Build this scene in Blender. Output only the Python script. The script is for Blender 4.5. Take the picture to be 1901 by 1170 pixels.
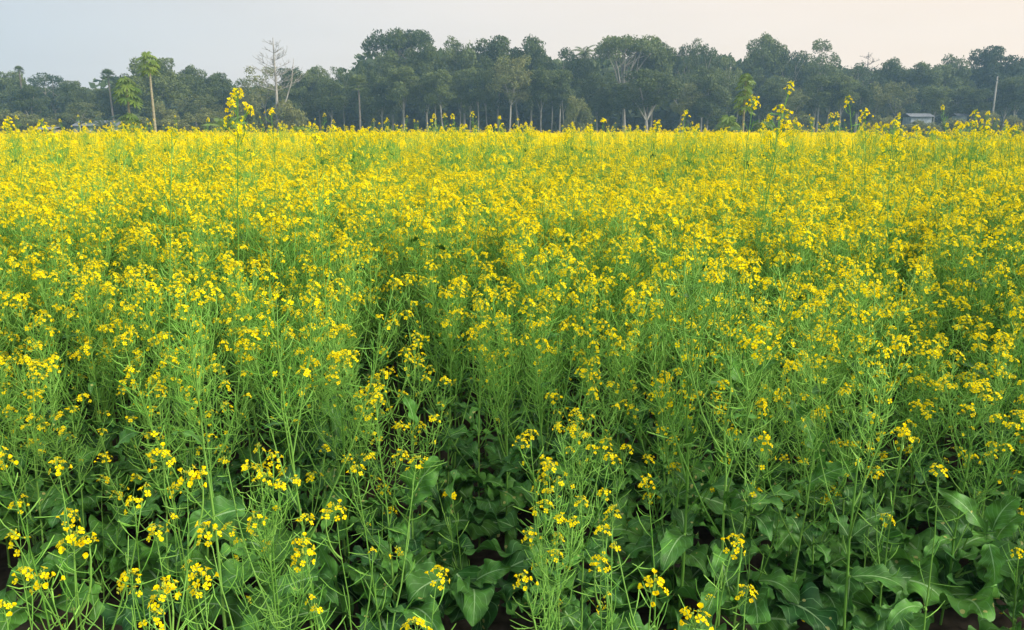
import bpy, math, random
import numpy as np
from mathutils import Vector, Matrix, Euler

for o in list(bpy.data.objects):
    bpy.data.objects.remove(o)
S = bpy.context.scene
COL = S.collection
R = math.radians

# ------------------------------------------------------------------ camera
F = 1493.0                      # focal length in pixels of the 1901 px wide photograph
CAMZ = 1.45
HORIZON = 240.0
PITCH = math.atan((585 - HORIZON) / F)
cd = bpy.data.cameras.new('camera')
cam = bpy.data.objects.new('camera', cd)
COL.objects.link(cam)
cam.location = (0, 0, CAMZ)
cam.rotation_euler = (math.pi / 2 - PITCH, 0, 0)
cd.sensor_fit = 'HORIZONTAL'
cd.sensor_width = 36
cd.lens = 36 * F / 1901
cd.clip_start = 0.05
cd.clip_end = 4000
S.camera = cam

# ------------------------------------------------------------------ light, sky, exposure
SUN_EL = R(24)
SUN_AZ = R(112)                  # clockwise from the view direction
S.view_settings.view_transform = 'Standard'
S.view_settings.look = 'None'
S.view_settings.gamma = 1
S.view_settings.exposure = 0.5
S.cycles.use_denoising = True
S.cycles.max_bounces = 7
S.cycles.diffuse_bounces = 4
S.cycles.transmission_bounces = 4
S.cycles.volume_bounces = 1
S.cycles.sample_clamp_indirect = 8
W = bpy.data.worlds.new('World')
S.world = W
W.use_nodes = True
nt = W.node_tree
for n in list(nt.nodes):
    nt.nodes.remove(n)
def N(nt, t, **kw):
    n = nt.nodes.new(t)
    for k, v in kw.items():
        setattr(n, k, v)
    return n
sky = N(nt, 'ShaderNodeTexSky', sky_type='NISHITA')
sky.sun_disc = False
sky.sun_elevation = SUN_EL
sky.sun_rotation = SUN_AZ
sky.air_density = 1.0
sky.dust_density = 4.0
sky.ozone_density = 1.0
tc = N(nt, 'ShaderNodeTexCoord')
dot = N(nt, 'ShaderNodeVectorMath', operation='DOT_PRODUCT')
nt.links.new(tc.outputs['Generated'], dot.inputs[0])
dot.inputs[1].default_value = (math.sin(R(75)), math.cos(R(75)), 0.0)
veil = N(nt, 'ShaderNodeValToRGB')          # thin high cloud veil: cool away from the sun, cream towards it
veil.color_ramp.elements[0].position = 0.22
veil.color_ramp.elements[0].color = (5.5, 6.7, 7.7, 1)
veil.color_ramp.elements[1].position = 0.94
veil.color_ramp.elements[1].color = (12.4, 10.1, 8.0, 1)
e = veil.color_ramp.elements.new(0.62)
e.color = (9.9, 9.0, 8.2, 1)
mr = N(nt, 'ShaderNodeMapRange')
mr.inputs['From Min'].default_value = -1
mr.inputs['From Max'].default_value = 1
nt.links.new(dot.outputs['Value'], mr.inputs['Value'])
nt.links.new(mr.outputs['Result'], veil.inputs['Fac'])
mixs = N(nt, 'ShaderNodeMix', data_type='RGBA')
mixs.inputs['Factor'].default_value = 0.8
nt.links.new(sky.outputs['Color'], mixs.inputs['A'])
nt.links.new(veil.outputs['Color'], mixs.inputs['B'])
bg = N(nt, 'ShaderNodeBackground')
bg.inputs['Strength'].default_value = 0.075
# upper sky, above the view, is brightened to throw more light on the field
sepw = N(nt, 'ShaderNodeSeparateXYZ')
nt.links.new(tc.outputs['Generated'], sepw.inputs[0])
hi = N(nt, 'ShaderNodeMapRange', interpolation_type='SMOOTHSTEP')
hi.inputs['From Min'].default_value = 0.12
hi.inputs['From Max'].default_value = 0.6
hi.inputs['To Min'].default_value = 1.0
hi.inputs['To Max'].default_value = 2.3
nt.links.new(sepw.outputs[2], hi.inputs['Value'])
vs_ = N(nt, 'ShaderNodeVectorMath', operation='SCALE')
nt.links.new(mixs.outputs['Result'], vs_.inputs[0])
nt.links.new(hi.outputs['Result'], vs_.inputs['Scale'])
cn = N(nt, 'ShaderNodeTexNoise'); cn.inputs['Scale'].default_value = 2.2; cn.inputs['Detail'].default_value = 5
cm_ = N(nt, 'ShaderNodeMapping'); cm_.inputs['Scale'].default_value = (1, 1, 5)
nt.links.new(tc.outputs['Generated'], cm_.inputs['Vector']); nt.links.new(cm_.outputs[0], cn.inputs['Vector'])
cr_ = N(nt, 'ShaderNodeMapRange'); cr_.inputs['From Min'].default_value = .3; cr_.inputs['From Max'].default_value = .7
cr_.inputs['To Min'].default_value = .965; cr_.inputs['To Max'].default_value = 1.045
nt.links.new(cn.outputs['Fac'], cr_.inputs['Value'])
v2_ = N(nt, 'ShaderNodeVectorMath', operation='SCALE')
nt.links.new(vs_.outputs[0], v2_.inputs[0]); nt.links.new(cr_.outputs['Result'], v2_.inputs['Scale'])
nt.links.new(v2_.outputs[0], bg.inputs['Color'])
wo = N(nt, 'ShaderNodeOutputWorld')
nt.links.new(bg.outputs['Background'], wo.inputs['Surface'])

sd = bpy.data.lights.new('sun', 'SUN')
sd.energy = 3.6
sd.angle = R(16)
sd.color = (1.0, 0.965, 0.89)
sun = bpy.data.objects.new('sun', sd)
COL.objects.link(sun)
sun.rotation_euler = (math.pi / 2 - SUN_EL, 0, -SUN_AZ + math.pi)
# a sun lamp shines along its -Z: aim it away from the sun's direction
sdir = Vector((math.sin(SUN_AZ) * math.cos(SUN_EL), math.cos(SUN_AZ) * math.cos(SUN_EL), math.sin(SUN_EL)))
sun.rotation_euler = (-sdir).to_track_quat('-Z', 'Y').to_euler()

# ------------------------------------------------------------------ helpers
def ray(u, v):
    x = (u - 950.5) / F
    y = (585 - v) / F
    c, s = math.cos(PITCH), math.sin(PITCH)
    return Vector((x, c + y * s, -s + y * c))
def at_dist(u, v, Y):
    d = ray(u, v)
    return Vector((0, 0, CAMZ)) + d * (Y / d.y)
def at_z(u, v, z):
    d = ray(u, v)
    return Vector((0, 0, CAMZ)) + d * ((z - CAMZ) / d.z)

def nmat(name):
    m = bpy.data.materials.new(name)
    m.use_nodes = True
    t = m.node_tree
    for n in list(t.nodes):
        t.nodes.remove(n)
    return m, t
def leafy_mat(name, c1, c2, rough=0.6, transl=0.3, spec=0.3, tcol=None, attr=True, obj_var=0.35, bump=0.0):
    """foliage: colour varies between the c1 and c2 by a per-face tint and by object; some light comes through"""
    m, t = nmat(name)
    out = N(t, 'ShaderNodeOutputMaterial')
    ramp = N(t, 'ShaderNodeMix', data_type='RGBA')
    ramp.inputs['A'].default_value = (*c1, 1)
    ramp.inputs['B'].default_value = (*c2, 1)
    if attr:
        a = N(t, 'ShaderNodeAttribute', attribute_name='tint')
        oi = N(t, 'ShaderNodeObjectInfo')
        mm = N(t, 'ShaderNodeMix', data_type='FLOAT')
        mm.inputs['Factor'].default_value = obj_var
        t.links.new(a.outputs['Fac'], mm.inputs['A'])
        t.links.new(oi.outputs['Random'], mm.inputs['B'])
        t.links.new(mm.outputs['Result'], ramp.inputs['Factor'])
    p = N(t, 'ShaderNodeBsdfPrincipled')
    p.inputs['Roughness'].default_value = rough
    p.inputs['Specular IOR Level'].default_value = spec
    t.links.new(ramp.outputs['Result'], p.inputs['Base Color'])
    tr = N(t, 'ShaderNodeBsdfTranslucent')
    if tcol:
        tr.inputs['Color'].default_value = (*tcol, 1)
    else:
        t.links.new(ramp.outputs['Result'], tr.inputs['Color'])
    mx = N(t, 'ShaderNodeMixShader')
    mx.inputs['Fac'].default_value = transl
    t.links.new(p.outputs[0], mx.inputs[1])
    t.links.new(tr.outputs[0], mx.inputs[2])
    t.links.new(mx.outputs[0], out.inputs['Surface'])
    return m
def noise_mat(name, c1, c2, scale=5, rough=0.85, bump=0.3, spec=0.2, detail=6, stretch=None):
    m, t = nmat(name)
    out = N(t, 'ShaderNodeOutputMaterial')
    tcn = N(t, 'ShaderNodeTexCoord')
    mp = N(t, 'ShaderNodeMapping')
    if stretch:
        mp.inputs['Scale'].default_value = stretch
    ns = N(t, 'ShaderNodeTexNoise')
    ns.inputs['Scale'].default_value = scale
    ns.inputs['Detail'].default_value = detail
    t.links.new(tcn.outputs['Object'], mp.inputs['Vector'])
    t.links.new(mp.outputs[0], ns.inputs['Vector'])
    cr = N(t, 'ShaderNodeValToRGB')
    cr.color_ramp.elements[0].position = 0.3
    cr.color_ramp.elements[0].color = (*c1, 1)
    cr.color_ramp.elements[1].position = 0.7
    cr.color_ramp.elements[1].color = (*c2, 1)
    t.links.new(ns.outputs['Fac'], cr.inputs['Fac'])
    p = N(t, 'ShaderNodeBsdfPrincipled')
    p.inputs['Roughness'].default_value = rough
    p.inputs['Specular IOR Level'].default_value = spec
    t.links.new(cr.outputs['Color'], p.inputs['Base Color'])
    if bump:
        b = N(t, 'ShaderNodeBump')
        b.inputs['Strength'].default_value = bump
        t.links.new(ns.outputs['Fac'], b.inputs['Height'])
        t.links.new(b.outputs[0], p.inputs['Normal'])
    t.links.new(p.outputs[0], out.inputs['Surface'])
    return m

M = {}
M['petal'] = leafy_mat('petal', (0.95, 0.67, 0.002), (0.96, 0.81, 0.003), 0.6, 0.45, 0.05, obj_var=0.15)
M['bud'] = leafy_mat('bud', (0.25, 0.38, 0.04), (0.55, 0.52, 0.03), 0.6, 0.2)
M['stem'] = leafy_mat('stem', (0.08, 0.21, 0.022), (0.19, 0.37, 0.065), 0.6, 0.1, 0.2)
M['pod'] = leafy_mat('pod', (0.07, 0.25, 0.02), (0.27, 0.51, 0.09), 0.55, 0.12, 0.2)
M['bark'] = noise_mat('bark', (0.15, 0.135, 0.11), (0.34, 0.32, 0.27), 4, stretch=(1, 1, 0.25))
M['bark_dark'] = noise_mat('bark_dark', (0.07, 0.06, 0.05), (0.17, 0.15, 0.12), 4, stretch=(1, 1, 0.25))
M['papaya_bark'] = noise_mat('papaya_bark', (0.16, 0.14, 0.09), (0.31, 0.28, 0.18), 5, stretch=(0.3, 0.3, 3))
M['crown'] = leafy_mat('crown', (0.016, 0.042, 0.014), (0.16, 0.20, 0.05), 0.6, 0.3, obj_var=0.6)
M['crown_light'] = leafy_mat('crown_light', (0.07, 0.105, 0.025), (0.22, 0.22, 0.065), 0.6, 0.25)
M['papaya_leaf'] = leafy_mat('papaya_leaf', (0.06, 0.13, 0.018), (0.19, 0.26, 0.03), 0.5, 0.35)
M['grass'] = leafy_mat('grass', (0.06, 0.13, 0.025), (0.14, 0.22, 0.05), 0.6, 0.3)
M['wall'] = noise_mat('wall', (0.16, 0.19, 0.21), (0.34, 0.38, 0.40), 3, bump=0.1)
M['tin'] = noise_mat('tin', (0.09, 0.10, 0.11), (0.20, 0.21, 0.22), 6, rough=0.85, bump=0.05, spec=0.15)
M['thatch'] = noise_mat('thatch', (0.12, 0.10, 0.07), (0.26, 0.22, 0.16), 12, bump=0.5)
M['glass_dark'] = noise_mat('glass_dark', (0.02, 0.025, 0.03), (0.03, 0.035, 0.04), 2, rough=0.2, bump=0)

# mustard leaf: pale midrib and side veins, blotches, waxy sheen
def mustard_leaf_mat():
    m, t = nmat('mustard_leaf')
    L = t.links.new
    out = N(t, 'ShaderNodeOutputMaterial')
    uv = N(t, 'ShaderNodeUVMap', uv_map='leaf')
    sp = N(t, 'ShaderNodeSeparateXYZ')
    L(uv.outputs[0], sp.inputs[0])
    def math_(op, a, b=None, c=None):
        n = N(t, 'ShaderNodeMath', operation=op)
        for i, x in enumerate((a, b, c)):
            if x is None: continue
            if isinstance(x, (int, float)): n.inputs[i].default_value = x
            else: L(x, n.inputs[i])
        return n.outputs[0]
    ab = math_('ABSOLUTE', sp.outputs[1])
    rib = math_('LESS_THAN', ab, math_('MULTIPLY_ADD', sp.outputs[0], -0.045, 0.065))
    q = math_('MULTIPLY_ADD', sp.outputs[0], 7.0, math_('MULTIPLY', ab, -2.2))
    fr = math_('FRACT', q)
    vein = math_('LESS_THAN', math_('ABSOLUTE', math_('SUBTRACT', fr, 0.5)), 0.045)
    att = N(t, 'ShaderNodeAttribute', attribute_name='tint')
    oi = N(t, 'ShaderNodeObjectInfo')
    f = math_('MULTIPLY_ADD', oi.outputs['Random'], 0.3, math_('MULTIPLY', att.outputs['Fac'], 0.7))
    base = N(t, 'ShaderNodeMix', data_type='RGBA')
    base.inputs['A'].default_value = (0.010, 0.062, 0.011, 1)
    base.inputs['B'].default_value = (0.085, 0.235, 0.03, 1)
    L(f, base.inputs['Factor'])
    tcn = N(t, 'ShaderNodeTexCoord')
    ns = N(t, 'ShaderNodeTexNoise'); ns.inputs['Scale'].default_value = 30; ns.inputs['Detail'].default_value = 4
    L(tcn.outputs['Object'], ns.inputs['Vector'])
    hv = N(t, 'ShaderNodeHueSaturation')
    L(base.outputs['Result'], hv.inputs['Color'])
    L(math_('MULTIPLY_ADD', ns.outputs['Fac'], 1.8, 0.1), hv.inputs['Value'])
    v1 = N(t, 'ShaderNodeMix', data_type='RGBA')
    L(math_('MULTIPLY', vein, 0.5), v1.inputs['Factor']); L(hv.outputs[0], v1.inputs['A']); v1.inputs['B'].default_value = (0.16, 0.34, 0.12, 1)
    v2 = N(t, 'ShaderNodeMix', data_type='RGBA')
    L(math_('MULTIPLY', rib, 0.75), v2.inputs['Factor']); L(v1.outputs['Result'], v2.inputs['A']); v2.inputs['B'].default_value = (0.27, 0.43, 0.19, 1)
    # small yellowing blemishes
    vo = N(t, 'ShaderNodeTexVoronoi'); vo.inputs['Scale'].default_value = 26
    L(tcn.outputs['Object'], vo.inputs['Vector'])
    ns2 = N(t, 'ShaderNodeTexNoise'); ns2.inputs['Scale'].default_value = 7
    L(tcn.outputs['Object'], ns2.inputs['Vector'])
    sp_ = math_('MULTIPLY', math_('LESS_THAN', vo.outputs['Distance'], 0.17), math_('GREATER_THAN', ns2.outputs['Fac'], 0.54))
    v3 = N(t, 'ShaderNodeMix', data_type='RGBA')
    L(math_('MULTIPLY', sp_, 0.7), v3.inputs['Factor']); L(v2.outputs['Result'], v3.inputs['A']); v3.inputs['B'].default_value = (0.46, 0.42, 0.13, 1)
    p = N(t, 'ShaderNodeBsdfPrincipled')
    p.inputs['Roughness'].default_value = 0.55
    p.inputs['Specular IOR Level'].default_value = 0.25
    L(v3.outputs['Result'], p.inputs['Base Color'])
    bm_ = N(t, 'ShaderNodeBump'); bm_.inputs['Strength'].default_value = 0.8; bm_.inputs['Distance'].default_value = 0.006
    hh = math_('ADD', ns.outputs['Fac'], math_('MULTIPLY', vein, -0.5))
    L(hh, bm_.inputs['Height']); L(bm_.outputs[0], p.inputs['Normal'])
    tr = N(t, 'ShaderNodeBsdfTranslucent')
    L(v3.outputs['Result'], tr.inputs['Color'])
    mx = N(t, 'ShaderNodeMixShader'); mx.inputs['Fac'].default_value = 0.16
    L(p.outputs[0], mx.inputs[1]); L(tr.outputs[0], mx.inputs[2]); L(mx.outputs[0], out.inputs['Surface'])
    return m
M['leaf'] = mustard_leaf_mat()

class MB:
    """collects faces; build() makes ONE mesh"""
    def __init__(s):
        s.v = []; s.f = []; s.m = []; s.t = []; s.uv = []; s.n = 0; s.mats = []
    def mi(s, key):
        if key not in s.mats: s.mats.append(key)
        return s.mats.index(key)
    def add(s, verts, faces, mat, tint=0.5, uvs=None):
        k = s.mi(mat); o = s.n
        s.v.extend([tuple(p) for p in verts]); s.n += len(verts)
        for f in faces:
            s.f.append(tuple(i + o for i in f)); s.m.append(k); s.t.append(tint)
            if uvs is None: s.uv.extend([(0.5, 0.5)] * len(f))
            else: s.uv.extend([uvs[i] for i in f])
    def merge(s, b, mtx=None):
        o = s.n
        vs = [tuple(mtx @ Vector(p)) for p in b.v] if mtx else b.v
        s.v.extend(vs); s.n += len(vs)
        remap = [s.mi(k) for k in b.mats]
        s.f.extend([tuple(i + o for i in f) for f in b.f])
        s.m.extend([remap[i] for i in b.m]); s.t.extend(b.t); s.uv.extend(b.uv)
    def mesh(s, name, smooth=True):
        me = bpy.data.meshes.new(name)
        me.from_pydata(s.v, [], s.f)
        for k in s.mats: me.materials.append(M[k])
        me.polygons.foreach_set('material_index', s.m)
        me.polygons.foreach_set('use_smooth', [smooth] * len(s.f))
        a = me.attributes.new('tint', 'FLOAT', 'FACE'); a.data.foreach_set('value', s.t)
        u = me.uv_layers.new(name='leaf')
        u.data.foreach_set('uv', np.array(s.uv, dtype=np.float32).ravel())
        me.update()
        return me
def link(name, me, parent=None, loc=(0, 0, 0), rot=(0, 0, 0), scale=(1, 1, 1)):
    o = bpy.data.objects.new(name, me); COL.objects.link(o)
    o.parent = parent; o.location = loc; o.rotation_euler = rot; o.scale = scale
    return o
def tag(o, label, cat, group=None):
    o['label'] = label; o['category'] = cat
    if group: o['group'] = group
    return o
def empty(name, loc=(0, 0, 0), rz=0, scale=(1, 1, 1)):
    return link(name, None, None, loc, (0, 0, rz), scale)

def tube(mb, pts, radii, sides, mat, tint=0.5, cap=True):
    pts = [Vector(p) for p in pts]
    n = len(pts); vs = []; fs = []
    for i, p in enumerate(pts):
        d = (pts[min(i + 1, n - 1)] - pts[max(i - 1, 0)]).normalized()
        a = d.cross(Vector((0.3, 1, 0.1)) if abs(d.y) < 0.9 else Vector((1, 0, 0))).normalized(); b = d.cross(a)
        for k in range(sides):
            t = 2 * math.pi * k / sides
            vs.append(p + (a * math.cos(t) + b * math.sin(t)) * radii[i])
    for i in range(n - 1):
        for k in range(sides):
            k2 = (k + 1) % sides
            fs.append((i * sides + k, i * sides + k2, (i + 1) * sides + k2, (i + 1) * sides + k))
    if cap:
        fs.append(tuple(range((n - 1) * sides, n * sides)))
    mb.add(vs, fs, mat, tint)

def frame_from(d, roll=0.0):
    d = Vector(d).normalized()
    a = d.cross(Vector((0, 0, 1)))
    if a.length < 1e-3: a = Vector((1, 0, 0))
    a.normalize(); b = a.cross(d)
    a2 = a * math.cos(roll) + b * math.sin(roll); b2 = d.cross(a2)
    return d, a2, b2

# ------------------------------------------------------------------ the mustard plant
PET = [(0.0, 0, 0), (0.38, -0.20, .10), (0.80, -0.43, .06), (1.06, -0.26, -0.03), (1.06, 0.26, -0.03), (0.80, 0.43, .06), (0.38, 0.20, .10), (0.68, 0, 0.0)]
PETF = [(7, 0, 1), (7, 1, 2), (7, 2, 3), (7, 3, 4), (7, 4, 5), (7, 5, 6), (7, 6, 0)]
def flower(mb, c, n, rng, size=0.0096, lod=0):
    z, x, y = frame_from(n, rng.uniform(0, 6.28))
    tint = min(1, max(0, rng.gauss(0.6, 0.25)))
    op = rng.choice((0.15, 0.3, 0.3, 0.45, 0.9)) * rng.uniform(0.8, 1.2)
    if lod == 1:
        s = size * 0.95; l = 0.25 * size
        vs = [c + x * s + z * l, c + y * s + z * l, c - x * s + z * l, c - y * s + z * l, c]
        mb.add(vs, [(0, 1, 4), (1, 2, 4), (2, 3, 4), (3, 0, 4)], 'petal', tint); return
    for k in range(4):
        t = k * math.pi / 2 + rng.uniform(-.15, .15)
        o = op + rng.uniform(-.15, .2)
        rx = (x * math.cos(t) + y * math.sin(t)); ry = (-x * math.sin(t) + y * math.cos(t))
        dr = rx * math.cos(o) + z * math.sin(o); up = z * math.cos(o) - rx * math.sin(o)
        s = size * rng.uniform(.85, 1.12)
        vs = [c + dr * (p[0] * s) + ry * (p[1] * s * 1.08) + up * (p[2] * s) for p in PET]
        mb.add(vs, PETF, 'petal', min(1, max(0, tint + rng.uniform(-.12, .12))))
    # stamens
    tube(mb, [c - z * .003, c + z * size * 0.55], [0.0011, 0.0016], 3, 'bud', 0.9)
def head_mb(seed, n_open, rad, length, lod=0):
    """one flower head at the origin, its axis along +Z; the tip is the tuft of buds"""
    rng = random.Random(seed); mb = MB()
    if lod == 0:
        tube(mb, [(0, 0, -0.005), (0.001, 0, length)], [0.0014, 0.0010], 3, 'stem', .5)
    for i in range(rng.randint(6, 10) if lod == 0 else 2):   # buds
        a = rng.uniform(0, 6.28); r = rng.uniform(0, 0.009); zz = length + rng.uniform(0, 0.010) - r * .5
        c = Vector((r * math.cos(a), r * math.sin(a), zz)); s = rng.uniform(.0015, .0024) * (1 if lod == 0 else 2)
        d = Vector((math.cos(a) * .4, math.sin(a) * .4, 1)).normalized() * s * 1.7
        vs = [c + d, c - d, c + Vector((s, 0, 0)), c + Vector((0, s, 0)), c - Vector((s, 0, 0)), c - Vector((0, s, 0))]
        mb.add(vs, [(0, 2, 3), (0, 3, 4), (0, 4, 5), (0, 5, 2), (1, 3, 2), (1, 4, 3), (1, 5, 4), (1, 2, 5)], 'bud', rng.random())
    for i in range(n_open):
        f = (i + .5) / n_open
        a = i * 2.4 + rng.uniform(-.5, .5)
        r = rad * (0.35 + .65 * f) * rng.uniform(.75, 1.15)
        z0 = length * (1 - f) * .95; z1 = z0 + r * rng.uniform(.25, .7) + .004
        c = Vector((r * math.cos(a), r * math.sin(a), z1))
        if lod == 0:
            tube(mb, [(0, 0, z0), (r * .5 * math.cos(a), r * .5 * math.sin(a), z0 + (z1 - z0) * .35), c], [.0008, .0007, .0007], 3, 'stem', .6, False)
        nrm = Vector((math.cos(a) * (.35 + f * .9), math.sin(a) * (.35 + f * .9), 1 - f * .45)) + Vector((rng.uniform(-.4, .4), rng.uniform(-.4, .4), rng.uniform(-.3, .3)))
        flower(mb, c, nrm, rng, rng.uniform(.0070, .0090) * (1.0 - .12 * f), lod)
    return mb
HEADP = [(5, .017, .016), (6, .020, .022), (7, .022, .024), (9, .024, .034), (10, .026, .042), (7, .022, .050), (3, .015, .026), (12, .028, .046), (1, .018, .012), (2, .024, .026)]
HEADS = [head_mb(100 + i, *p) for i, p in enumerate(HEADP)]
HEADS_MID = [head_mb(150 + i, int(p[0] * 1.4 + .5), p[1] * 1.08, p[2]) for i, p in enumerate(HEADP)]
HEADS_FAR = [head_mb(200 + i, int(p[0] * 1.6 + 1), p[1] * 1.15, p[2], 1) for i, p in enumerate(HEADP)]
HEAD_ME = [h.mesh('flower_head') for h in HEADS]

def leaf_mb(mb, base, d, L, Wd, rng, a_bend=1.2, petiole=0.0, lobed=0.12, roll=0.0, tint=None, n=14, samples=None, fold=.25, m_half=3):
    """broad leaf with wavy, toothed margin, arching over its length"""
    base = Vector(base); d = Vector(d).normalized()
    side = d.cross(Vector((0, 0, 1)))
    if side.length < 1e-3: side = Vector((1, 0, 0))
    side.normalize()
    tint = rng.random() if tint is None else tint
    ph = rng.uniform(0, 6.28); wav = rng.uniform(.06, .13) * Wd * 2; ph2 = rng.uniform(0, 6)
    p = base.copy(); el = math.asin(max(-1, min(1, d.z)))
    hz = Vector((d.x, d.y, 0)); hz = hz.normalized() if hz.length > 1e-3 else Vector((1, 0, 0))
    hz = hz.copy()
    drift = rng.uniform(-.35, .35)
    if petiole > 0:
        q = p + d * petiole
        tube(mb, [p, (p + q) / 2 + Vector((0, 0, .005)), q], [.0038, .0032, .0026], 5, 'stem', .8, False); p = q
    rows = []; step = L / n
    for i in range(n + 1):
        s = i / n
        rows.append((p.copy(), el, hz.copy(), s))
        el -= a_bend / n * (0.5 + s)
        hz = (Matrix.Rotation(drift / n, 3, 'Z') @ hz)
        p = p + (hz * math.cos(el) + Vector((0, 0, math.sin(el)))) * step
    vs = []; uvs = []; cols = 2 * m_half + 1
    for (q, e, h, s) in rows:
        w = Wd * (math.sin(math.pi * min(1, s * .94 + .03) ** .78) ** .75) * .5
        wl = w * (1 + lobed * math.sin(s * 27 + ph) + lobed * .8 * (s * n * .37 % 1 - .5))
        wr = w * (1 + lobed * math.sin(s * 31 + ph2) + lobed * .8 * ((s * n * .37 + .5) % 1 - .5))
        sd = Vector((h.y, -h.x, 0)); sd = (Matrix.Rotation(roll * (0.4 + s), 3, (h * math.cos(e) + Vector((0, 0, math.sin(e))))) @ sd)
        up = sd.cross(h * math.cos(e) + Vector((0, 0, math.sin(e))))
        if up.z < 0 and abs(roll) < 1: up = -up
        for j in range(cols):
            c = (j - m_half) / m_half
            w = wl if c < 0 else wr
            lift = abs(c) ** 1.3 * w * fold + wav * c * c * math.sin(s * 17 + ph + (2.3 if c > 0 else 0))
            vs.append(q + sd * (c * w) + up * lift)
            uvs.append((s, c))
            if samples is not None and 0 < i < n and j in (1, 2, 4, 5) and rng.random() < .2:
                samples.append((q + sd * (c * w) + up * (lift + .0025), up.copy()))
    fs = []
    for i in range(n):
        for j in range(cols - 1):
            a = i * cols + j
            fs.append((a, a + 1, a + cols + 1, a + cols))
    mb.add(vs, fs, 'leaf', tint, uvs)

def curve_pts(p0, d0, d1, L, n, rng, wob=.02):
    pts = [Vector(p0)]; d0 = Vector(d0).normalized(); d1 = Vector(d1).normalized()
    for i in range(n):
        t = (i + .5) / n
        d = d0.lerp(d1, t ** .7).normalized() + Vector((rng.gauss(0, wob), rng.gauss(0, wob), 0))
        pts.append(pts[-1] + d.normalized() * (L / n))
    return pts
def pods(mb, pts, rng, l0, l1, spacing, lod=0):
    """pods along the polyline between arc lengths l0 and l1 measured back from its tip"""
    rev = [Vector(p) for p in reversed(pts)]
    acc = 0; nxt = l0; az = rng.uniform(0, 6)
    for a, b in zip(rev[:-1], rev[1:]):
        seg = (b - a).length
        while nxt < acc + seg and nxt < l1:
            p = a.lerp(b, (nxt - acc) / seg)
            az += 2.4 + rng.uniform(-.6, .6)
            h = Vector((math.cos(az), math.sin(az), 0))
            grow = min(1, .35 + (nxt - l0) / .12)
            pl = rng.uniform(.038, .072) * grow; pe = rng.uniform(.012, .022)
            e0 = rng.uniform(-.05, .9); e1 = e0 + rng.uniform(.1, 1.0)
            q1 = p + (h * math.cos(e0) + Vector((0, 0, math.sin(e0)))) * pe
            q2 = q1 + (h * math.cos((e0 + e1) / 2) + Vector((0, 0, math.sin((e0 + e1) / 2)))) * pl * .5
            q3 = q2 + (h * math.cos(e1) + Vector((0, 0, math.sin(e1)))) * pl * .5
            tn = rng.random()
            if lod == 0:
                tube(mb, [p, q1, q1.lerp(q2, .3), q2, q3.lerp(q2, .15), q3], [.0006, .0007, .0012, .0014, .0010, .0003], 3, 'pod', tn, False)
            else:
                tube(mb, [p, q2, q3], [.0009, .0014, .0006], 3, 'pod', tn, False)
            nxt += spacing * rng.uniform(.6, 1.5)
        acc += seg
        if acc > l1: break

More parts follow.
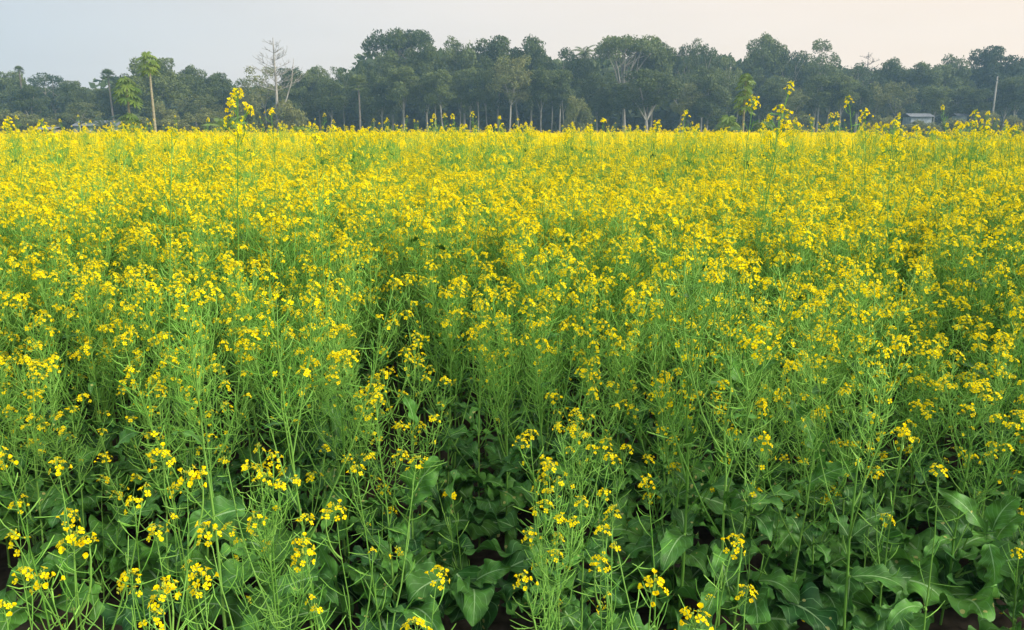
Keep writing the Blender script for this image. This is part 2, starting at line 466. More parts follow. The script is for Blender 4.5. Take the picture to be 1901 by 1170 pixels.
def plant_form(seed, H=1.1, nb=7, spread=.20, leafy=0.5, basal=0, podd=.012, upleaf=4, side=.55, bigl=1.0, top=.72, thick=1.0, tiers=0, hs=1.0):
    """returns meshes-to-be: stem, leaves, pods and the list of head placements; all heights in metres"""
    rng = random.Random(seed)
    st, lf, pd = MB(), MB(), MB(); heads = []; samples = []
    lean = Vector((rng.uniform(-.08, .08), rng.uniform(-.08, .08), 1))
    main = curve_pts((0, 0, -.02), lean, lean + Vector((rng.uniform(-.1, .1), rng.uniform(-.1, .1), 0)), H + .02, 10, rng, .03)
    r0 = .0042 * (H / 1.1) * thick + .0008
    tube(st, main, [r0 * (1 - .75 * i / 10) for i in range(11)], 6, 'stem', rng.random())
    def put_head(pts, big):
        d = (pts[-1] - pts[-2]).normalized()
        i = rng.choice((3, 4, 7, 2) if big else (0, 1, 2, 3, 5, 6, 6, 0))
        heads.append((i, pts[-1].copy(), (d + Vector((rng.uniform(-.15, .15), rng.uniform(-.15, .15), 0))).normalized(), rng.uniform(.85, 1.15) * hs))
    put_head(main, True)
    for q in range(tiers):
        a_ = q * 2.4; p_ = main[10].lerp(main[9], (q + 1) / (tiers + 1) * 1.3); o_ = Vector((math.cos(a_), math.sin(a_), 1.0)).normalized()
        tip_ = p_ + o_ * rng.uniform(.018, .035)
        tube(st, [p_, tip_], [.0012, .001], 4, 'stem', .5)
        heads.append((rng.choice((0, 1, 2, 9)), tip_, o_, rng.uniform(.9, 1.1)))
    pods(pd, main, rng, .02, .42, podd)
    az = rng.uniform(0, 6.28)
    for b in range(nb):
        f = .34 + .52 * (b + rng.uniform(-.3, .3)) / max(1, nb - 1)
        k = min(9, int(f * 10)); p0 = main[k].lerp(main[k + 1], f * 10 - k)
        az += 2.4 + rng.uniform(-.5, .5); h = Vector((math.cos(az), math.sin(az), 0))
        L = (H * rng.uniform(top, 1.0) - p0.z) * 1.08
        if L < .12: L = .12
        sp = spread / .2
        d0 = h * rng.uniform(.55, .95) * sp + Vector((0, 0, 1)); d1 = h * rng.uniform(.0, .30) * sp + Vector((0, 0, 1))
        pts = curve_pts(p0, d0, d1, L, 7, rng, .04)
        tube(st, pts, [.0026 * (1 - .55 * i / 7) for i in range(8)], 5, 'stem', rng.random())
        put_head(pts, rng.random() < .45)
        pods(pd, pts, rng, .018, min(.36, L * .8), podd)
        for q in range(2):
            if rng.random() < (.5 if nb > 2 else .3):
                j = rng.randint(3, 6); dd = Vector((rng.uniform(-1, 1), rng.uniform(-1, 1), .6)).normalized()
                heads.append((rng.choice((8, 9)), pts[j].copy(), dd, rng.uniform(.8, 1.05)))
        if rng.random() < side:          # side shoot
            j = rng.randint(3, 5); az2 = rng.uniform(0, 6.28); h2 = Vector((math.cos(az2), math.sin(az2), 0))
            L2 = rng.uniform(.10, .24)
            p2 = curve_pts(pts[j], h2 * .8 + Vector((0, 0, 1)), h2 * .2 + Vector((0, 0, 1)), L2, 4, rng, .05)
            tube(st, p2, [.0015, .0014, .0013, .0012, .001], 4, 'stem', rng.random())
            put_head(p2, False)
            pods(pd, p2, rng, .015, L2 * .8, podd * 1.1)
        if rng.random() < leafy:        # clasping leaf under the branch
            leaf_mb(lf, p0, h * 1.0 + Vector((0, 0, rng.uniform(.5, 1.3))), rng.uniform(.07, .15) * (1.25 - f * .5) * bigl, rng.uniform(.018, .036) * bigl, rng, rng.uniform(.6, 1.8), 0, .05, rng.uniform(-.4, .4), n=8, samples=samples, m_half=2)
    for b in range(upleaf):             # stem leaves
        f = rng.uniform(.18, .6); k = int(f * 10); p0 = main[k]
        a = rng.uniform(0, 6.28); h = Vector((math.cos(a), math.sin(a), 0))
        leaf_mb(lf, p0, h + Vector((0, 0, rng.uniform(.3, 1.0))), rng.uniform(.11, .20) * bigl, rng.uniform(.04, .075) * bigl, rng, rng.uniform(.9, 2.0), .01, .10, rng.uniform(-.5, .5), samples=samples)
    for b in range(basal):
        a = b * 2.4 + rng.uniform(-.5, .5); h = Vector((math.cos(a), math.sin(a), 0))
        z = rng.uniform(.02, .26) * H
        leaf_mb(lf, (0, 0, z), h + Vector((0, 0, rng.uniform(.35, 1.3))), rng.uniform(.16, .28) * bigl, rng.uniform(.09, .15) * bigl, rng, rng.uniform(.8, 2.0), rng.uniform(.03, .09), rng.choice((.05, .08, .12)), rng.uniform(-.5, .5), n=34, samples=samples)
    return dict(st=st, lf=lf, pd=pd, heads=heads, samples=samples, H=H)

def head_matrix(h):
    i, p, d, s = h
    q = Vector((0, 0, 1)).rotation_difference(d)
    return Matrix.Translation(p) @ q.to_matrix().to_4x4() @ Matrix.Scale(s, 4)
def join_form(fm):
    mb = MB()
    for k in ('st', 'lf', 'pd'): mb.merge(fm[k])
    for h in fm['heads']: mb.merge(HEADS_MID[h[0]], head_matrix(h))
    return mb
# forms: tall leafy front-row plants, slimmer crop plants, small open plants, one-headed sprigs
FORMS = {
    'crop': [plant_form(10 + i, 1.12, 7 + i % 3, .18 + .02 * (i % 3), .35, 0, .0105, 3, top=.77, side=.4) for i in range(8)],
    'leafy': [plant_form(40 + i, 1.05, 6 + i % 2, .19, .7, 3 + i % 3, .011, 8) for i in range(6)],
    'small': [plant_form(60 + i, .62, (1, 0, 1, 2, 1)[i], .22, .4, 2 + i % 2, .026, 2, side=0, bigl=.75, hs=.82) for i in range(5)],
    'sprig': [plant_form(80 + i, 1.2, i % 2, .10, .1, 0, .022, 1, side=0, thick=.6) for i in range(4)],
    'plume': [plant_form(70 + i, 1.2, 0, .07, .15, 0, .02, 1, side=0, thick=.75, tiers=7) for i in range(2)],
    'rosette': [plant_form(90 + i, .42, 1, .2, .3, 6, .03, 2, bigl=1.0) for i in range(3)],
    'podded': [plant_form(95 + i, .85, 5, .30, .2, 4, .008, 2) for i in range(2)],
}
for k, L in FORMS.items():
    for f in L:
        f['me'] = {'stem': f['st'].mesh('stem'), 'leaves': f['lf'].mesh('leaves'), 'seed_pods': f['pd'].mesh('seed_pods')}
        f['protos'] = None

petal_pts = []
counts = {'plants': 0}
rngP = random.Random(7)
GROUP = 'mustard plants in the front of the field'
def copy_tree(src, parent=None):
    c = src.copy(); COL.objects.link(c); c.parent = parent
    return c
def place_plant(kind, idx, x, y, rz, scale, label, zs=1.0, petals=.5, tilt=(0, 0)):
    f = FORMS[kind][idx % len(FORMS[kind])]
    if f['protos'] is None:
        root = empty('mustard_plant')
        kids = [link('stem', f['me']['stem'], root), link('leaves', f['me']['leaves'], root), link('seed_pods', f['me']['seed_pods'], root)]
        for h in f['heads']:
            o = link('flower_head', HEAD_ME[h[0]], root)
            mt = head_matrix(h)
            o.location = mt.to_translation(); o.rotation_euler = mt.to_euler(); o.scale = (h[3],) * 3
            kids.append(o)
        f['protos'] = (root, kids)
    else:
        r0, k0 = f['protos']
        root = copy_tree(r0)
        kids = [copy_tree(k, root) for k in k0]
    root.location = (x, y, 0); root.rotation_euler = (tilt[0], tilt[1], rz); root.scale = (scale, scale, scale * zs)
    tag(root, label, 'plant', GROUP)
    mt = Matrix.Translation((x, y, 0)) @ Euler((tilt[0], tilt[1], rz)).to_matrix().to_4x4() @ Matrix.Diagonal((scale, scale, scale * zs, 1))
    for (p, n) in f['samples']:
        if rngP.random() < petals * .32:
            nn = (mt.to_3x3() @ n).normalized()
            if nn.z > .35: petal_pts.append((mt @ p, nn))
    counts['plants'] += 1
    return root

def top_offset(kind, idx, rz, scale, zs):
    f = FORMS[kind][idx % len(FORMS[kind])]
    p = f['heads'][0][1] + Vector((0, 0, .03))
    return (Matrix.Rotation(rz, 3, 'Z') @ Vector((p.x * scale, p.y * scale, 0))) + Vector((0, 0, p.z * scale * zs))
def hero(u, v, Y, kind, idx, label, petals=.5):
    """a plant whose top flower head stands at the photo's place, Y metres away"""
    P = at_dist(u, v, Y); rz = rngP.uniform(0, 6.28)
    f = FORMS[kind][idx % len(FORMS[kind])]
    hz = f['heads'][0][1].z + .03
    s = P.z / hz; sc = max(.72, min(1.12, s)); zs = s / sc
    o = top_offset(kind, idx, rz, sc, zs)
    return place_plant(kind, idx, P.x - o.x, P.y - o.y, rz, sc, label, zs, petals)

# ------------------------------------------------------------------ ground and soil
def ground_mat():
    m, t = nmat('ground'); L = t.links.new
    out = N(t, 'ShaderNodeOutputMaterial'); tcn = N(t, 'ShaderNodeTexCoord')
    n1 = N(t, 'ShaderNodeTexNoise'); n1.inputs['Scale'].default_value = .35; n1.inputs['Detail'].default_value = 10
    L(tcn.outputs['Object'], n1.inputs['Vector'])
    cr = N(t, 'ShaderNodeValToRGB')
    cr.color_ramp.elements[0].position = .35; cr.color_ramp.elements[0].color = (.07, .12, .03, 1)
    cr.color_ramp.elements[1].position = .7; cr.color_ramp.elements[1].color = (.16, .17, .07, 1)
    L(n1.outputs['Fac'], cr.inputs['Fac'])
    p = N(t, 'ShaderNodeBsdfPrincipled'); p.inputs['Roughness'].default_value = .95; p.inputs['Specular IOR Level'].default_value = .1
    L(cr.outputs[0], p.inputs['Base Color']); L(p.outputs[0], out.inputs['Surface'])
    return m
M['ground'] = ground_mat()
M['soil'] = noise_mat('soil', (.022, .018, .013), (.07, .056, .04), 22, .95, .8, .1, 10)
mb = MB(); mb.add([(-1500, -300, -.03), (1500, -300, -.03), (1500, 2500, -.03), (-1500, 2500, -.03)], [(0, 1, 2, 3)], 'ground')
g = link('ground', mb.mesh('ground')); g['kind'] = 'structure'
# field soil: clods near the edge, coarser further in
def soil_sheet():
    rng = np.random.default_rng(3); mb = MB()
    xs = np.concatenate([np.linspace(-45, -4, 20), np.linspace(-3.9, 3.9, 200), np.linspace(4, 45, 20)])
    ys = np.concatenate([np.linspace(-1.5, 1.0, 8), np.linspace(1.1, 5.2, 110), np.linspace(5.6, 58, 30)])
    X, Y = np.meshgrid(xs, ys)
    Z = .012 * np.sin(X * 7 + np.sin(Y * 5)) + rng.uniform(-.011, .013, X.shape) + .01 * np.sin(Y * 9 + X * 3)
    nx = len(xs); vs = np.stack([X, Y, Z], -1).reshape(-1, 3).tolist()
    fs = [(j * nx + i, j * nx + i + 1, (j + 1) * nx + i + 1, (j + 1) * nx + i) for j in range(len(ys) - 1) for i in range(nx - 1)]
    mb.add(vs, fs, 'soil')
    return mb.mesh('soil')
g = link('soil', soil_sheet()); g['kind'] = 'structure'

# ------------------------------------------------------------------ plants one can tell apart
# (u, v of the top flower head, distance, form, label)
H_ = [
 (440, 170, 3.0, 'plume', 'tallest mustard plant on the left, its loose yellow head high above the horizon'),
 (503, 203, 4.05, 'sprig', 'lone thin mustard sprig in front of the bare tree trunk'),
 (317, 238, 2.5, 'sprig', 'mustard plant whose head rises just right of the tall papaya foot'),
 (18, 234, 4.35, 'sprig', 'small mustard sprig above the crop at the left end'),
 (585, 262, 2.5, 'sprig', 'straight mustard stem reaching the skyline between bare tree and fan palm'),
 (1120, 221, 5.4, 'sprig', 'single small mustard tip above the crop before the forest middle'),
 (1097, 238, 5.1, 'sprig', 'mustard tip just left of the small single tip before the forest'),
 (1397, 194, 4.05, 'sprig', 'thin mustard sprig standing in front of the young papaya stem'),
 (1448, 200, 3.3, 'plume', 'tall pyramid shaped mustard head right of the young papaya'),
 (1476, 226, 4.5, 'sprig', 'smaller mustard head beside the tall pyramid shaped one'),
 (1551, 226, 4.5, 'sprig', 'round mustard head above the crop between the pyramid head and the sheds'),
 (1608, 217, 4.5, 'sprig', 'curved mustard head standing up left of the tin shed'),
 (1660, 228, 3.4, 'plume', 'broad cone shaped mustard head below and left of the tin shed'),
 (1702, 234, 4.5, 'sprig', 'mustard head raised in front of the tin shed'),
 (1738, 242, 4.65, 'sprig', 'short round mustard head right of the tin shed'),
 (1780, 240, 4.65, 'sprig', 'mustard head raised below the small second shed'),
 (1828, 240, 4.5, 'sprig', 'mustard head left of the tall pale pole foot'),
 (1880, 236, 4.35, 'sprig', 'mustard head raised at the right end of the skyline'),
 (1270, 236, 5.1, 'sprig', 'broad mustard head above the crop below the spreading forked tree'),
 (1218, 238, 4.95, 'sprig', 'mustard head at the foot of the spreading forked tree'),
 (620, 240, 4.95, 'sprig', 'mustard head above the crop right of the green bush'),
 (740, 242, 5.1, 'sprig', 'mustard tip above the crop at the forest left end'),
 (905, 240, 4.95, 'sprig', 'mustard tip above the crop before the pale trunks'),
 (100, 262, 3.9, 'sprig', 'tall mustard stem before the small grey roofed hut'),
 (215, 250, 4.2, 'sprig', 'mustard head above the crop beneath the bushy papaya'),
 # front fringe, left
 (12, 850, 1.42, 'small', 'big many flowered mustard head cut by the left edge'),
 (108, 862, 1.5, 'small', 'open mustard head with scattered flowers beside the left edge plant'),
 (303, 845, 1.62, 'small', 'wide flat mustard head over the dark leaves at front left'),
 (345, 892, 1.5, 'small', 'dense mustard head just below the wide flat one at front left'),
 (248, 925, 1.45, 'small', 'two tiered mustard head leaning left at front left'),
 (122, 955, 1.55, 'small', 'little mustard head above the bright broad leaf at front left'),
 (290, 985, 1.4, 'small', 'mustard head with a small lower flower at front left'),
 (392, 990, 1.42, 'small', 'mustard head of four loose flowers before the spotted leaf'),
 (133, 1008, 1.25, 'small', 'tall column like mustard head near the lower left corner'),
 (40, 1058, 1.25, 'small', 'mustard head by the lower left corner beside the edge'),
 (90, 1070, 1.2, 'small', 'low flat mustard head beneath the column like one'),
 (242, 1066, 1.28, 'small', 'mustard head of three flowers on a thin bare stem'),
 (378, 1080, 1.25, 'small', 'mustard head with paired flowers low at the front left'),
 (300, 1108, 1.2, 'small', 'small half open mustard head at the very front left'),
 (8, 1120, 1.15, 'small', 'lowest mustard head in the left corner'),
 (505, 846, 1.7, 'small', 'mustard head of two large flowers above the tangle of pods'),
 (485, 886, 1.55, 'podded', 'mustard plant heavy with pale seed pods in an arching tangle'),
 (565, 1008, 1.5, 'small', 'tiny mustard flower at the tip of the pod tangle'),
 (625, 948, 1.6, 'small', 'mustard head to the right of the pod tangle'),
 (662, 866, 1.7, 'small', 'slender mustard head over the gap left of the upright leaf'),
 # front fringe, middle and right
 (808, 1062, 1.3, 'small', 'compact mustard head on one bare stem at the bottom middle'),
 (775, 1158, 1.1, 'small', 'mustard head cut by the bottom edge near the middle'),
 (1210, 1082, 1.25, 'small', 'five flowered mustard head at the bottom right of the middle'),
 (1116, 1044, 1.5, 'small', 'tiny mustard cluster low over the dark soil'),
 (1120, 978, 1.5, 'small', 'mustard head with two hanging flowers right of the centre clump'),
 (1205, 895, 1.7, 'small', 'open mustard head on a tall stem right of the centre clump'),
 (1012, 935, 1.6, 'podded', 'pod laden mustard plant at the foot of the centre clump'),
 (1020, 868, 1.75, 'small', 'mustard plant low in the middle of the centre clump'),
 (1072, 775, 1.95, 'leafy', 'dense mustard plant on the right of the centre clump'),
 (985, 800, 1.9, 'small', 'mustard plant topped by flat heads on the left of the centre clump'),
 (1357, 1003, 1.35, 'small', 'crowded mustard head over bare stems at front right'),
 (1385, 1098, 1.3, 'small', 'three small mustard flowers beside the crowded front right head'),
 (1298, 1148, 1.1, 'small', 'mustard head cut by the bottom edge at front right'),
 (1676, 806, 1.9, 'small', 'five flowered mustard head above the large dark leaves at right'),
 (1540, 632, 2.0, 'crop', 'domed mustard head standing clear over the pods at right'),
 (1625, 545, 2.0, 'crop', 'very broad mustard head in the upper right crop'),
 (1745, 870, 1.75, 'small', 'thin mustard sprig above the leaves by the right edge'),
 (1290, 430, 2.1, 'crop', 'big flowered mustard head in the crop right of the middle'),
 (1355, 466, 1.95, 'crop', 'single large mustard bloom cluster below the big flowered head'),
 (340, 515, 2.0, 'crop', 'large yellow mustard head in the left crop'),
 (500, 510, 2.0, 'crop', 'tall stacked mustard head left of the dark gap'),
 (1385, 640, 2.05, 'leafy', 'mustard plant with upright broad pale leaves in the right crop'),
 (1515, 770, 2.2, 'leafy', 'stout leafy mustard plant with pale folded leaves at right'),
 (770, 640, 2.3, 'leafy', 'mustard plant with one big upright rounded leaf in the gap'),
]
HR = {}
for i, (u, v, Y, k, lab) in enumerate(H_):
    HR[(u, v)] = hero(u, v, Y, k, i, lab)
def own_leaf(root, a, b, Y, Wd, tint, bend=.7, label=None, n=26, lob=.07):
    A = at_dist(*a, Y); B = at_dist(*b, Y - .03); d = B - A; L = d.length * (1 + bend * bend / 24)
    h = math.hypot(d.x, d.y); el = math.atan2(d.z, h) + bend * .5
    hz = Vector((d.x, d.y, 0)).normalized(); dr = hz * math.cos(el) + Vector((0, 0, math.sin(el)))
    steep = min(1, abs(d.z) / (abs(d.x) + 1e-6) * .8)
    mb = MB(); rg_ = random.Random(int(a[0] * 7 + a[1])); sm = []
    leaf_mb(mb, A, dr, L, Wd, rg_, bend, 0, lob, (1 if d.x > 0 else -1) * (.65 + .7 * steep), tint, n, sm)
    mt = Matrix.LocRotScale(root.location, root.rotation_euler, root.scale).inverted()
    mb.v = [tuple(mt @ Vector(p)) for p in mb.v]
    o = link('leaf', mb.mesh('leaf'), root)
    if label: o['label'] = label
    for (p, n_) in sm:
        if rngP.random() < .12: petal_pts.append((p, n_))
OL = [((1385, 640), 2.05, [((1388, 738), (1318, 658), .045, 1.0), ((1390, 745), (1308, 712), .04, .9), ((1402, 694), (1452, 672), .025, .95), ((1380, 668), (1384, 636), .03, 1.0)]),
      ((1515, 770), 2.1, [((1492, 905), (1606, 866), .055, .9), ((1512, 855), (1462, 752), .055, .75), ((1418, 892), (1392, 812), .055, .8), ((1482, 975), (1446, 1030), .06, 1.0), ((1530, 900), (1570, 800), .04, .9)]),
      ((770, 640), 2.1, [((762, 940), (818, 862), .10, .85), ((835, 960), (822, 890), .06, .5), ((770, 800), (742, 735), .045, .5)]),
      ((1745, 870), 1.85, [((1832, 1000), (1742, 920), .05, .85), ((1836, 1010), (1840, 1088), .055, .8), ((1842, 985), (1898, 925), .06, 1.0), ((1850, 1000), (1902, 960), .05, .9)])]
for key, Y, ls in OL:
    for (a, b, w, tn) in ls: own_leaf(HR[key], a, b, Y, w, tn)

# broad-leaved plants on the ground at the front; (u, v) is where the plant stands
low = [
 (1600, 1120, 'low mustard rosette with a round blistered leaf at bottom right'),
 (1500, 1075, 'low mustard rosette with toothed dark leaf beside the stout stem'),
 (1760, 1110, 'broad dark leaved mustard rosette near the lower right corner'),
 (1880, 1080, 'leafy mustard rosette against the right edge'),
 (1650, 1000, 'mustard rosette with a long horizontal wavy leaf at right'),
 (1380, 1150, 'mustard rosette under the crowded front right head'),
 (1250, 1130, 'small leaved mustard rosette on the bare soil patch'),
 (870, 1120, 'mustard rosette with the widest dark leaf at bottom middle'),
 (1010, 1090, 'mustard rosette of bright leaves below the centre clump'),
 (700, 1140, 'mustard rosette with pale green toothed leaves left of the widest leaf'),
 (560, 1110, 'mustard rosette with a long drooping leaf at the front'),
 (430, 1040, 'mustard rosette with a yellow spotted leaf under the pod tangle'),
 (330, 1130, 'dark mustard rosette under the low paired flowers'),
 (190, 1100, 'mustard rosette behind the low flat head at lower left'),
 (60, 1140, 'mustard rosette in the lower left corner'),
 (790, 1020, 'mustard rosette beneath the upright rounded leaf'),
 (1830, 960, 'tall leaved mustard rosette before the right edge crop'),
 (1330, 980, 'mustard rosette with curled leaves in the dark hollow'),
 (1885, 1160, 'lowest mustard rosette in the right corner of the field'),
]
for i, (u, v, lab) in enumerate(low):
    P = at_z(u, v, 0.05)
    HR[(u, v)] = place_plant('rosette', i, P.x, P.y, i * 1.7, random.Random(i).uniform(.85, 1.15), lab, 1, .8)
OL = [((1600, 1120), 2.15, [((1575, 1078), (1580, 1168), .13, .7), ((1600, 1085), (1712, 1088), .10, .45)]),
      ((1500, 1075), 2.25, [((1475, 1025), (1522, 1098), .12, .35)]),
      ((1650, 1000), 2.3, [((1562, 1008), (1692, 1040), .12, .4), ((1660, 950), (1590, 985), .06, .3)]),
      ((1760, 1110), 2.15, [((1762, 1085), (1765, 995), .14, .15), ((1840, 1112), (1720, 1120), .07, .75)]),
      ((1880, 1080), 2.1, [((1885, 1120), (1880, 1010), .12, .5)]),
      ((870, 1120), 2.1, [((848, 1065), (890, 1175), .17, .2), ((880, 1080), (948, 1062), .07, .7)]),
      ((1010, 1090), 2.1, [((1010, 1085), (975, 1000), .09, .75), ((1060, 1120), (1040, 1030), .10, .85)]),
      ((700, 1140), 2.05, [((700, 1165), (722, 1080), .10, .8), ((640, 1160), (668, 1010), .05, .95)]),
      ((560, 1110), 1.95, [((590, 1070), (495, 1118), .07, .6)]),
      ((430, 1040), 2.0, [((455, 945), (352, 992), .09, .3)]),
      ((190, 1100), 2.0, [((178, 1150), (172, 1068), .06, .8), ((215, 830), (262, 805), .05, .95)]),
      ((1330, 980), 2.35, [((1290, 920), (1400, 985), .08, .5), ((1230, 940), (1300, 910), .07, .5)]),
      ((1380, 1150), 2.0, [((1400, 1150), (1480, 1165), .13, .6)])]
for key, Y, ls in OL:
    for (a, b, w, tn) in ls: own_leaf(HR[key], a, b, Y, w, tn, label='yellow spotted broad leaf' if key == (430, 1040) else None)

# ------------------------------------------------------------------ the crop
gap = [at_z(740, 520, .85), at_z(745, 570, .8), at_z(730, 640, .75), at_z(800, 740, .65), at_z(850, 880, .35), at_z(880, 960, .2)]
gap2 = [at_z(1300, 830, .45), at_z(1290, 930, .25), at_z(1310, 1050, .05)]
gap3 = [at_z(1100, 1060, .05), at_z(1140, 1120, .05)]
gap4 = [at_z(240, 760, .6), at_z(330, 960, .2)]
def in_gap(x, y):
    for g_, w in ((gap, .10), (gap2, .14), (gap3, .12), (gap4, .06)):
        for a, b in zip(g_[:-1], g_[1:]):
            ax, ay, bx, by = a.x, a.y, b.x, b.y
            dx, dy = bx - ax, by - ay
            t = max(0, min(1, ((x - ax) * dx + (y - ay) * dy) / (dx * dx + dy * dy + 1e-9)))
            if math.hypot(x - ax - dx * t, y - ay - dy * t) < w: return True
    return False
def far_edge(b):
    """how far the crop reaches, by bearing"""
    if b < -.45: return 30 + max(0, (b + .8)) * 60
    if b < .40: return 52
    if b < .47: return 52 - (b - .40) / .07 * 31
    return 21
def crop_height(x, y):
    h = .80 + .30 * min(1, max(0, (y - 2.1) / 1.3))
    return h + .03 * math.sin(x * 1.3 + y * .7) + .02 * math.sin(x * 2.9 - y * 1.9)
rngC = random.Random(21)
cells = []
sx = .155
yy = 2.12; row = 0
while yy < 14.2:
    hw = yy * .74 + .35
    n = int(2 * hw / sx)
    for i in range(n + 1):
        x = -hw + i * sx + (row % 2) * sx / 2 + rngC.uniform(-.06, .06)
        y = yy + rngC.uniform(-.06, .06)
        if abs(x) > 2.0 * 0 + y * .74 + .35: continue
        if in_gap(x, y): continue
        if y < 2.55 and rngC.random() < .48: continue
        cells.append((x, y))
    yy += sx; row += 1
inview = lambda c: abs(c[0]) < c[1] * .66 + .12
cells.sort(key=lambda c: c[1])
near = [c for c in cells if inview(c)][:300 - counts['plants']]
near_set = set(near)
LAND = [(-.62, 'before the far left fan palm'), (-.53, 'before the whitewashed house'), (-.455, 'before the papayas'), (-.37, 'before the feathery palm'), (-.27, 'before the bare tree'),
        (-.18, 'before the fan palm trunk'), (-.09, 'before the highest domed tree'), (.0, 'before the forest middle'), (.08, 'before the coconut palm'),
        (.17, 'before the flat crowned tree'), (.25, 'before the tufted trees'), (.33, 'before the young papaya'), (.42, 'before the airy tree'),
        (.51, 'before the tin shed'), (9, 'before the pale pole')]
def zone_label(x, y, kind, tall):
    row = 'front row' if y < 2.42 else 'second row' if y < 2.72 else 'third row' if y < 3.05 else 'fourth row' if y < 3.4 else 'fifth row'
    k = {'leafy': 'broad leaved', 'crop': 'slender', 'podded': 'pod laden'}[kind]
    return '%s %s mustard plant in the %s %s' % ('tall' if tall else 'short', k, row, next(t for b, t in LAND if x / y < b))
for (x, y) in near:
    kind = 'leafy' if y < 2.9 and rngC.random() < .75 else ('podded' if rngC.random() < .08 else 'crop')
    idx = rngC.randrange(8); h = crop_height(x, y) * rngC.uniform(.86, 1.07)
    s = h / {'leafy': 1.09, 'crop': 1.16, 'podded': .92}[kind]
    sc = min(1.1, max(.8, s))
    place_plant(kind, idx, x, y, rngC.uniform(0, 6.28), sc, zone_label(x, y, kind, h > crop_height(x, y) * .965), s / sc, .25, (rngC.gauss(0, .03), rngC.gauss(0, .03)))

# the rest of the crop, beyond counting: one object that repeats crop plants over the field
src = bpy.data.collections.new('mustard_sources')
SRC = []
for i, f in enumerate(FORMS['crop']):
    SRC.append(join_form(f))
def patch_mb(seed, size=1.5):
    rng = random.Random(seed); mb = MB(); n = 9; st = size / n
    for i in range(n):
        for j in range(n):
            cx = -size / 2 + (i + .5) * st + rng.uniform(-.07, .07); cy = -size / 2 + (j + .5) * st + rng.uniform(-.07, .07)
            Hh = rng.gauss(1.05, .065)
            for k in range(rng.randint(6, 8)):
                a = rng.uniform(0, 6.28); r = rng.uniform(0, .15)
                z = Hh - (abs(rng.gauss(0, .11)) if k else -.02)
                p = Vector((cx + r * math.cos(a), cy + r * math.sin(a), z))
                base = Vector((cx + r * .3 * math.cos(a), cy + r * .3 * math.sin(a), z - .42))
                tube(mb, [base, p], [.0024, .0013], 3, 'stem', rng.random(), False)
                pods(mb, [base, base.lerp(p, .5), p], rng, .02, .28, .026, 1)
                hd = HEADS_FAR[rng.randrange(8)]
                mb.merge(hd, Matrix.Translation(p) @ Matrix.Rotation(rng.uniform(0, 6.28), 4, 'Z') @ Matrix.Scale(rng.uniform(1.25, 1.6), 4))
    # leaf layer underneath
    for k in range(160):
        a = rng.uniform(0, 6.28)
        leaf_mb(mb, (rng.uniform(-size / 2, size / 2), rng.uniform(-size / 2, size / 2), rng.uniform(.3, .65)), (math.cos(a), math.sin(a), .5), .18, .07, rng, 1.2, n=4, m_half=1)
    return mb
for i in range(4): SRC.append(patch_mb(300 + i))
for i, b in enumerate(SRC):
    o = bpy.data.objects.new('mustard_source_%02d' % i, b.mesh('mustard_source')); src.objects.link(o)
pts, rot, scl, idx = [], [], [], []
for c in cells:
    if c in near_set: continue
    x, y = c
    h = crop_height(x, y) * rngC.uniform(.90, 1.06)
    if rngC.random() < .012: h *= 1.1
    pts.append((x, y, 0)); rot.append((rngC.gauss(0, .03), rngC.gauss(0, .03), rngC.uniform(0, 6.28))); scl.append((1, 1, h / 1.16)); idx.append(rngC.randrange(8))
rngM = random.Random(33)          # the crop goes on past both sides of the view
yy = 2.1
while yy < 14.2:
    hw = yy * .74 + .35
    for i in range(11):
        for sgn in (-1, 1):
            x = sgn * (hw + .08 + i * .16) + rngM.uniform(-.05, .05); y = yy + rngM.uniform(-.06, .06)
            pts.append((x, y, 0)); rot.append((0, 0, rngM.uniform(0, 6.28))); scl.append((1, 1, crop_height(x, y) * rngM.uniform(.9, 1.05) / 1.16)); idx.append(rngM.randrange(8))
    yy += .16
y = 14.9
while y < 53:
    hw = y * .76 + 2; n = int(2 * hw / 1.42)
    for i in range(n + 1):
        x = -hw + i * 1.42 + rngC.uniform(-.1, .1)
        if y > far_edge(x / y): continue
        pts.append((x, y, 0)); rot.append((0, 0, rngC.randrange(4) * math.pi / 2)); scl.append((1, 1, rngC.uniform(.96, 1.04) * 1.02)); idx.append(8 + rngC.randrange(4))
    y += 1.42
for k in range(340):
    b = rngC.uniform(-.68, .68); y = 6.5 + 20 * rngC.random() ** 1.3
    if abs(b) > .45: y = min(y, 19)
    x = b * y; h = 1.40 + rngC.random() ** 2 * (15 if b < .3 else 26) / 1493 * y
    pts.append((x, y, 0)); rot.append((rngC.gauss(0, .02), rngC.gauss(0, .02), rngC.uniform(0, 6.28))); scl.append((.9, .9, h / 1.16)); idx.append(rngC.randrange(8))
me = bpy.data.meshes.new('mustard_field'); me.from_pydata(pts, [], [])
for nm, ty, dat in (('rot', 'FLOAT_VECTOR', rot), ('scl', 'FLOAT_VECTOR', scl)):
    a = me.attributes.new(nm, ty, 'POINT'); a.data.foreach_set('vector', np.array(dat, dtype=np.float32).ravel())
a = me.attributes.new('idx', 'INT', 'POINT'); a.data.foreach_set('value', idx)
fo = link('mustard_crop', me); fo['kind'] = 'stuff'
tag(fo, 'dense yellow flowering mustard crop filling the field up to the trees', 'crop')
ng = bpy.data.node_groups.new('scatter', 'GeometryNodeTree')
ng.interface.new_socket('Geometry', in_out='INPUT', socket_type='NodeSocketGeometry')
ng.interface.new_socket('Geometry', in_out='OUTPUT', socket_type='NodeSocketGeometry')
gi = ng.nodes.new('NodeGroupInput'); go = ng.nodes.new('NodeGroupOutput')
iop = ng.nodes.new('GeometryNodeInstanceOnPoints'); ci = ng.nodes.new('GeometryNodeCollectionInfo')
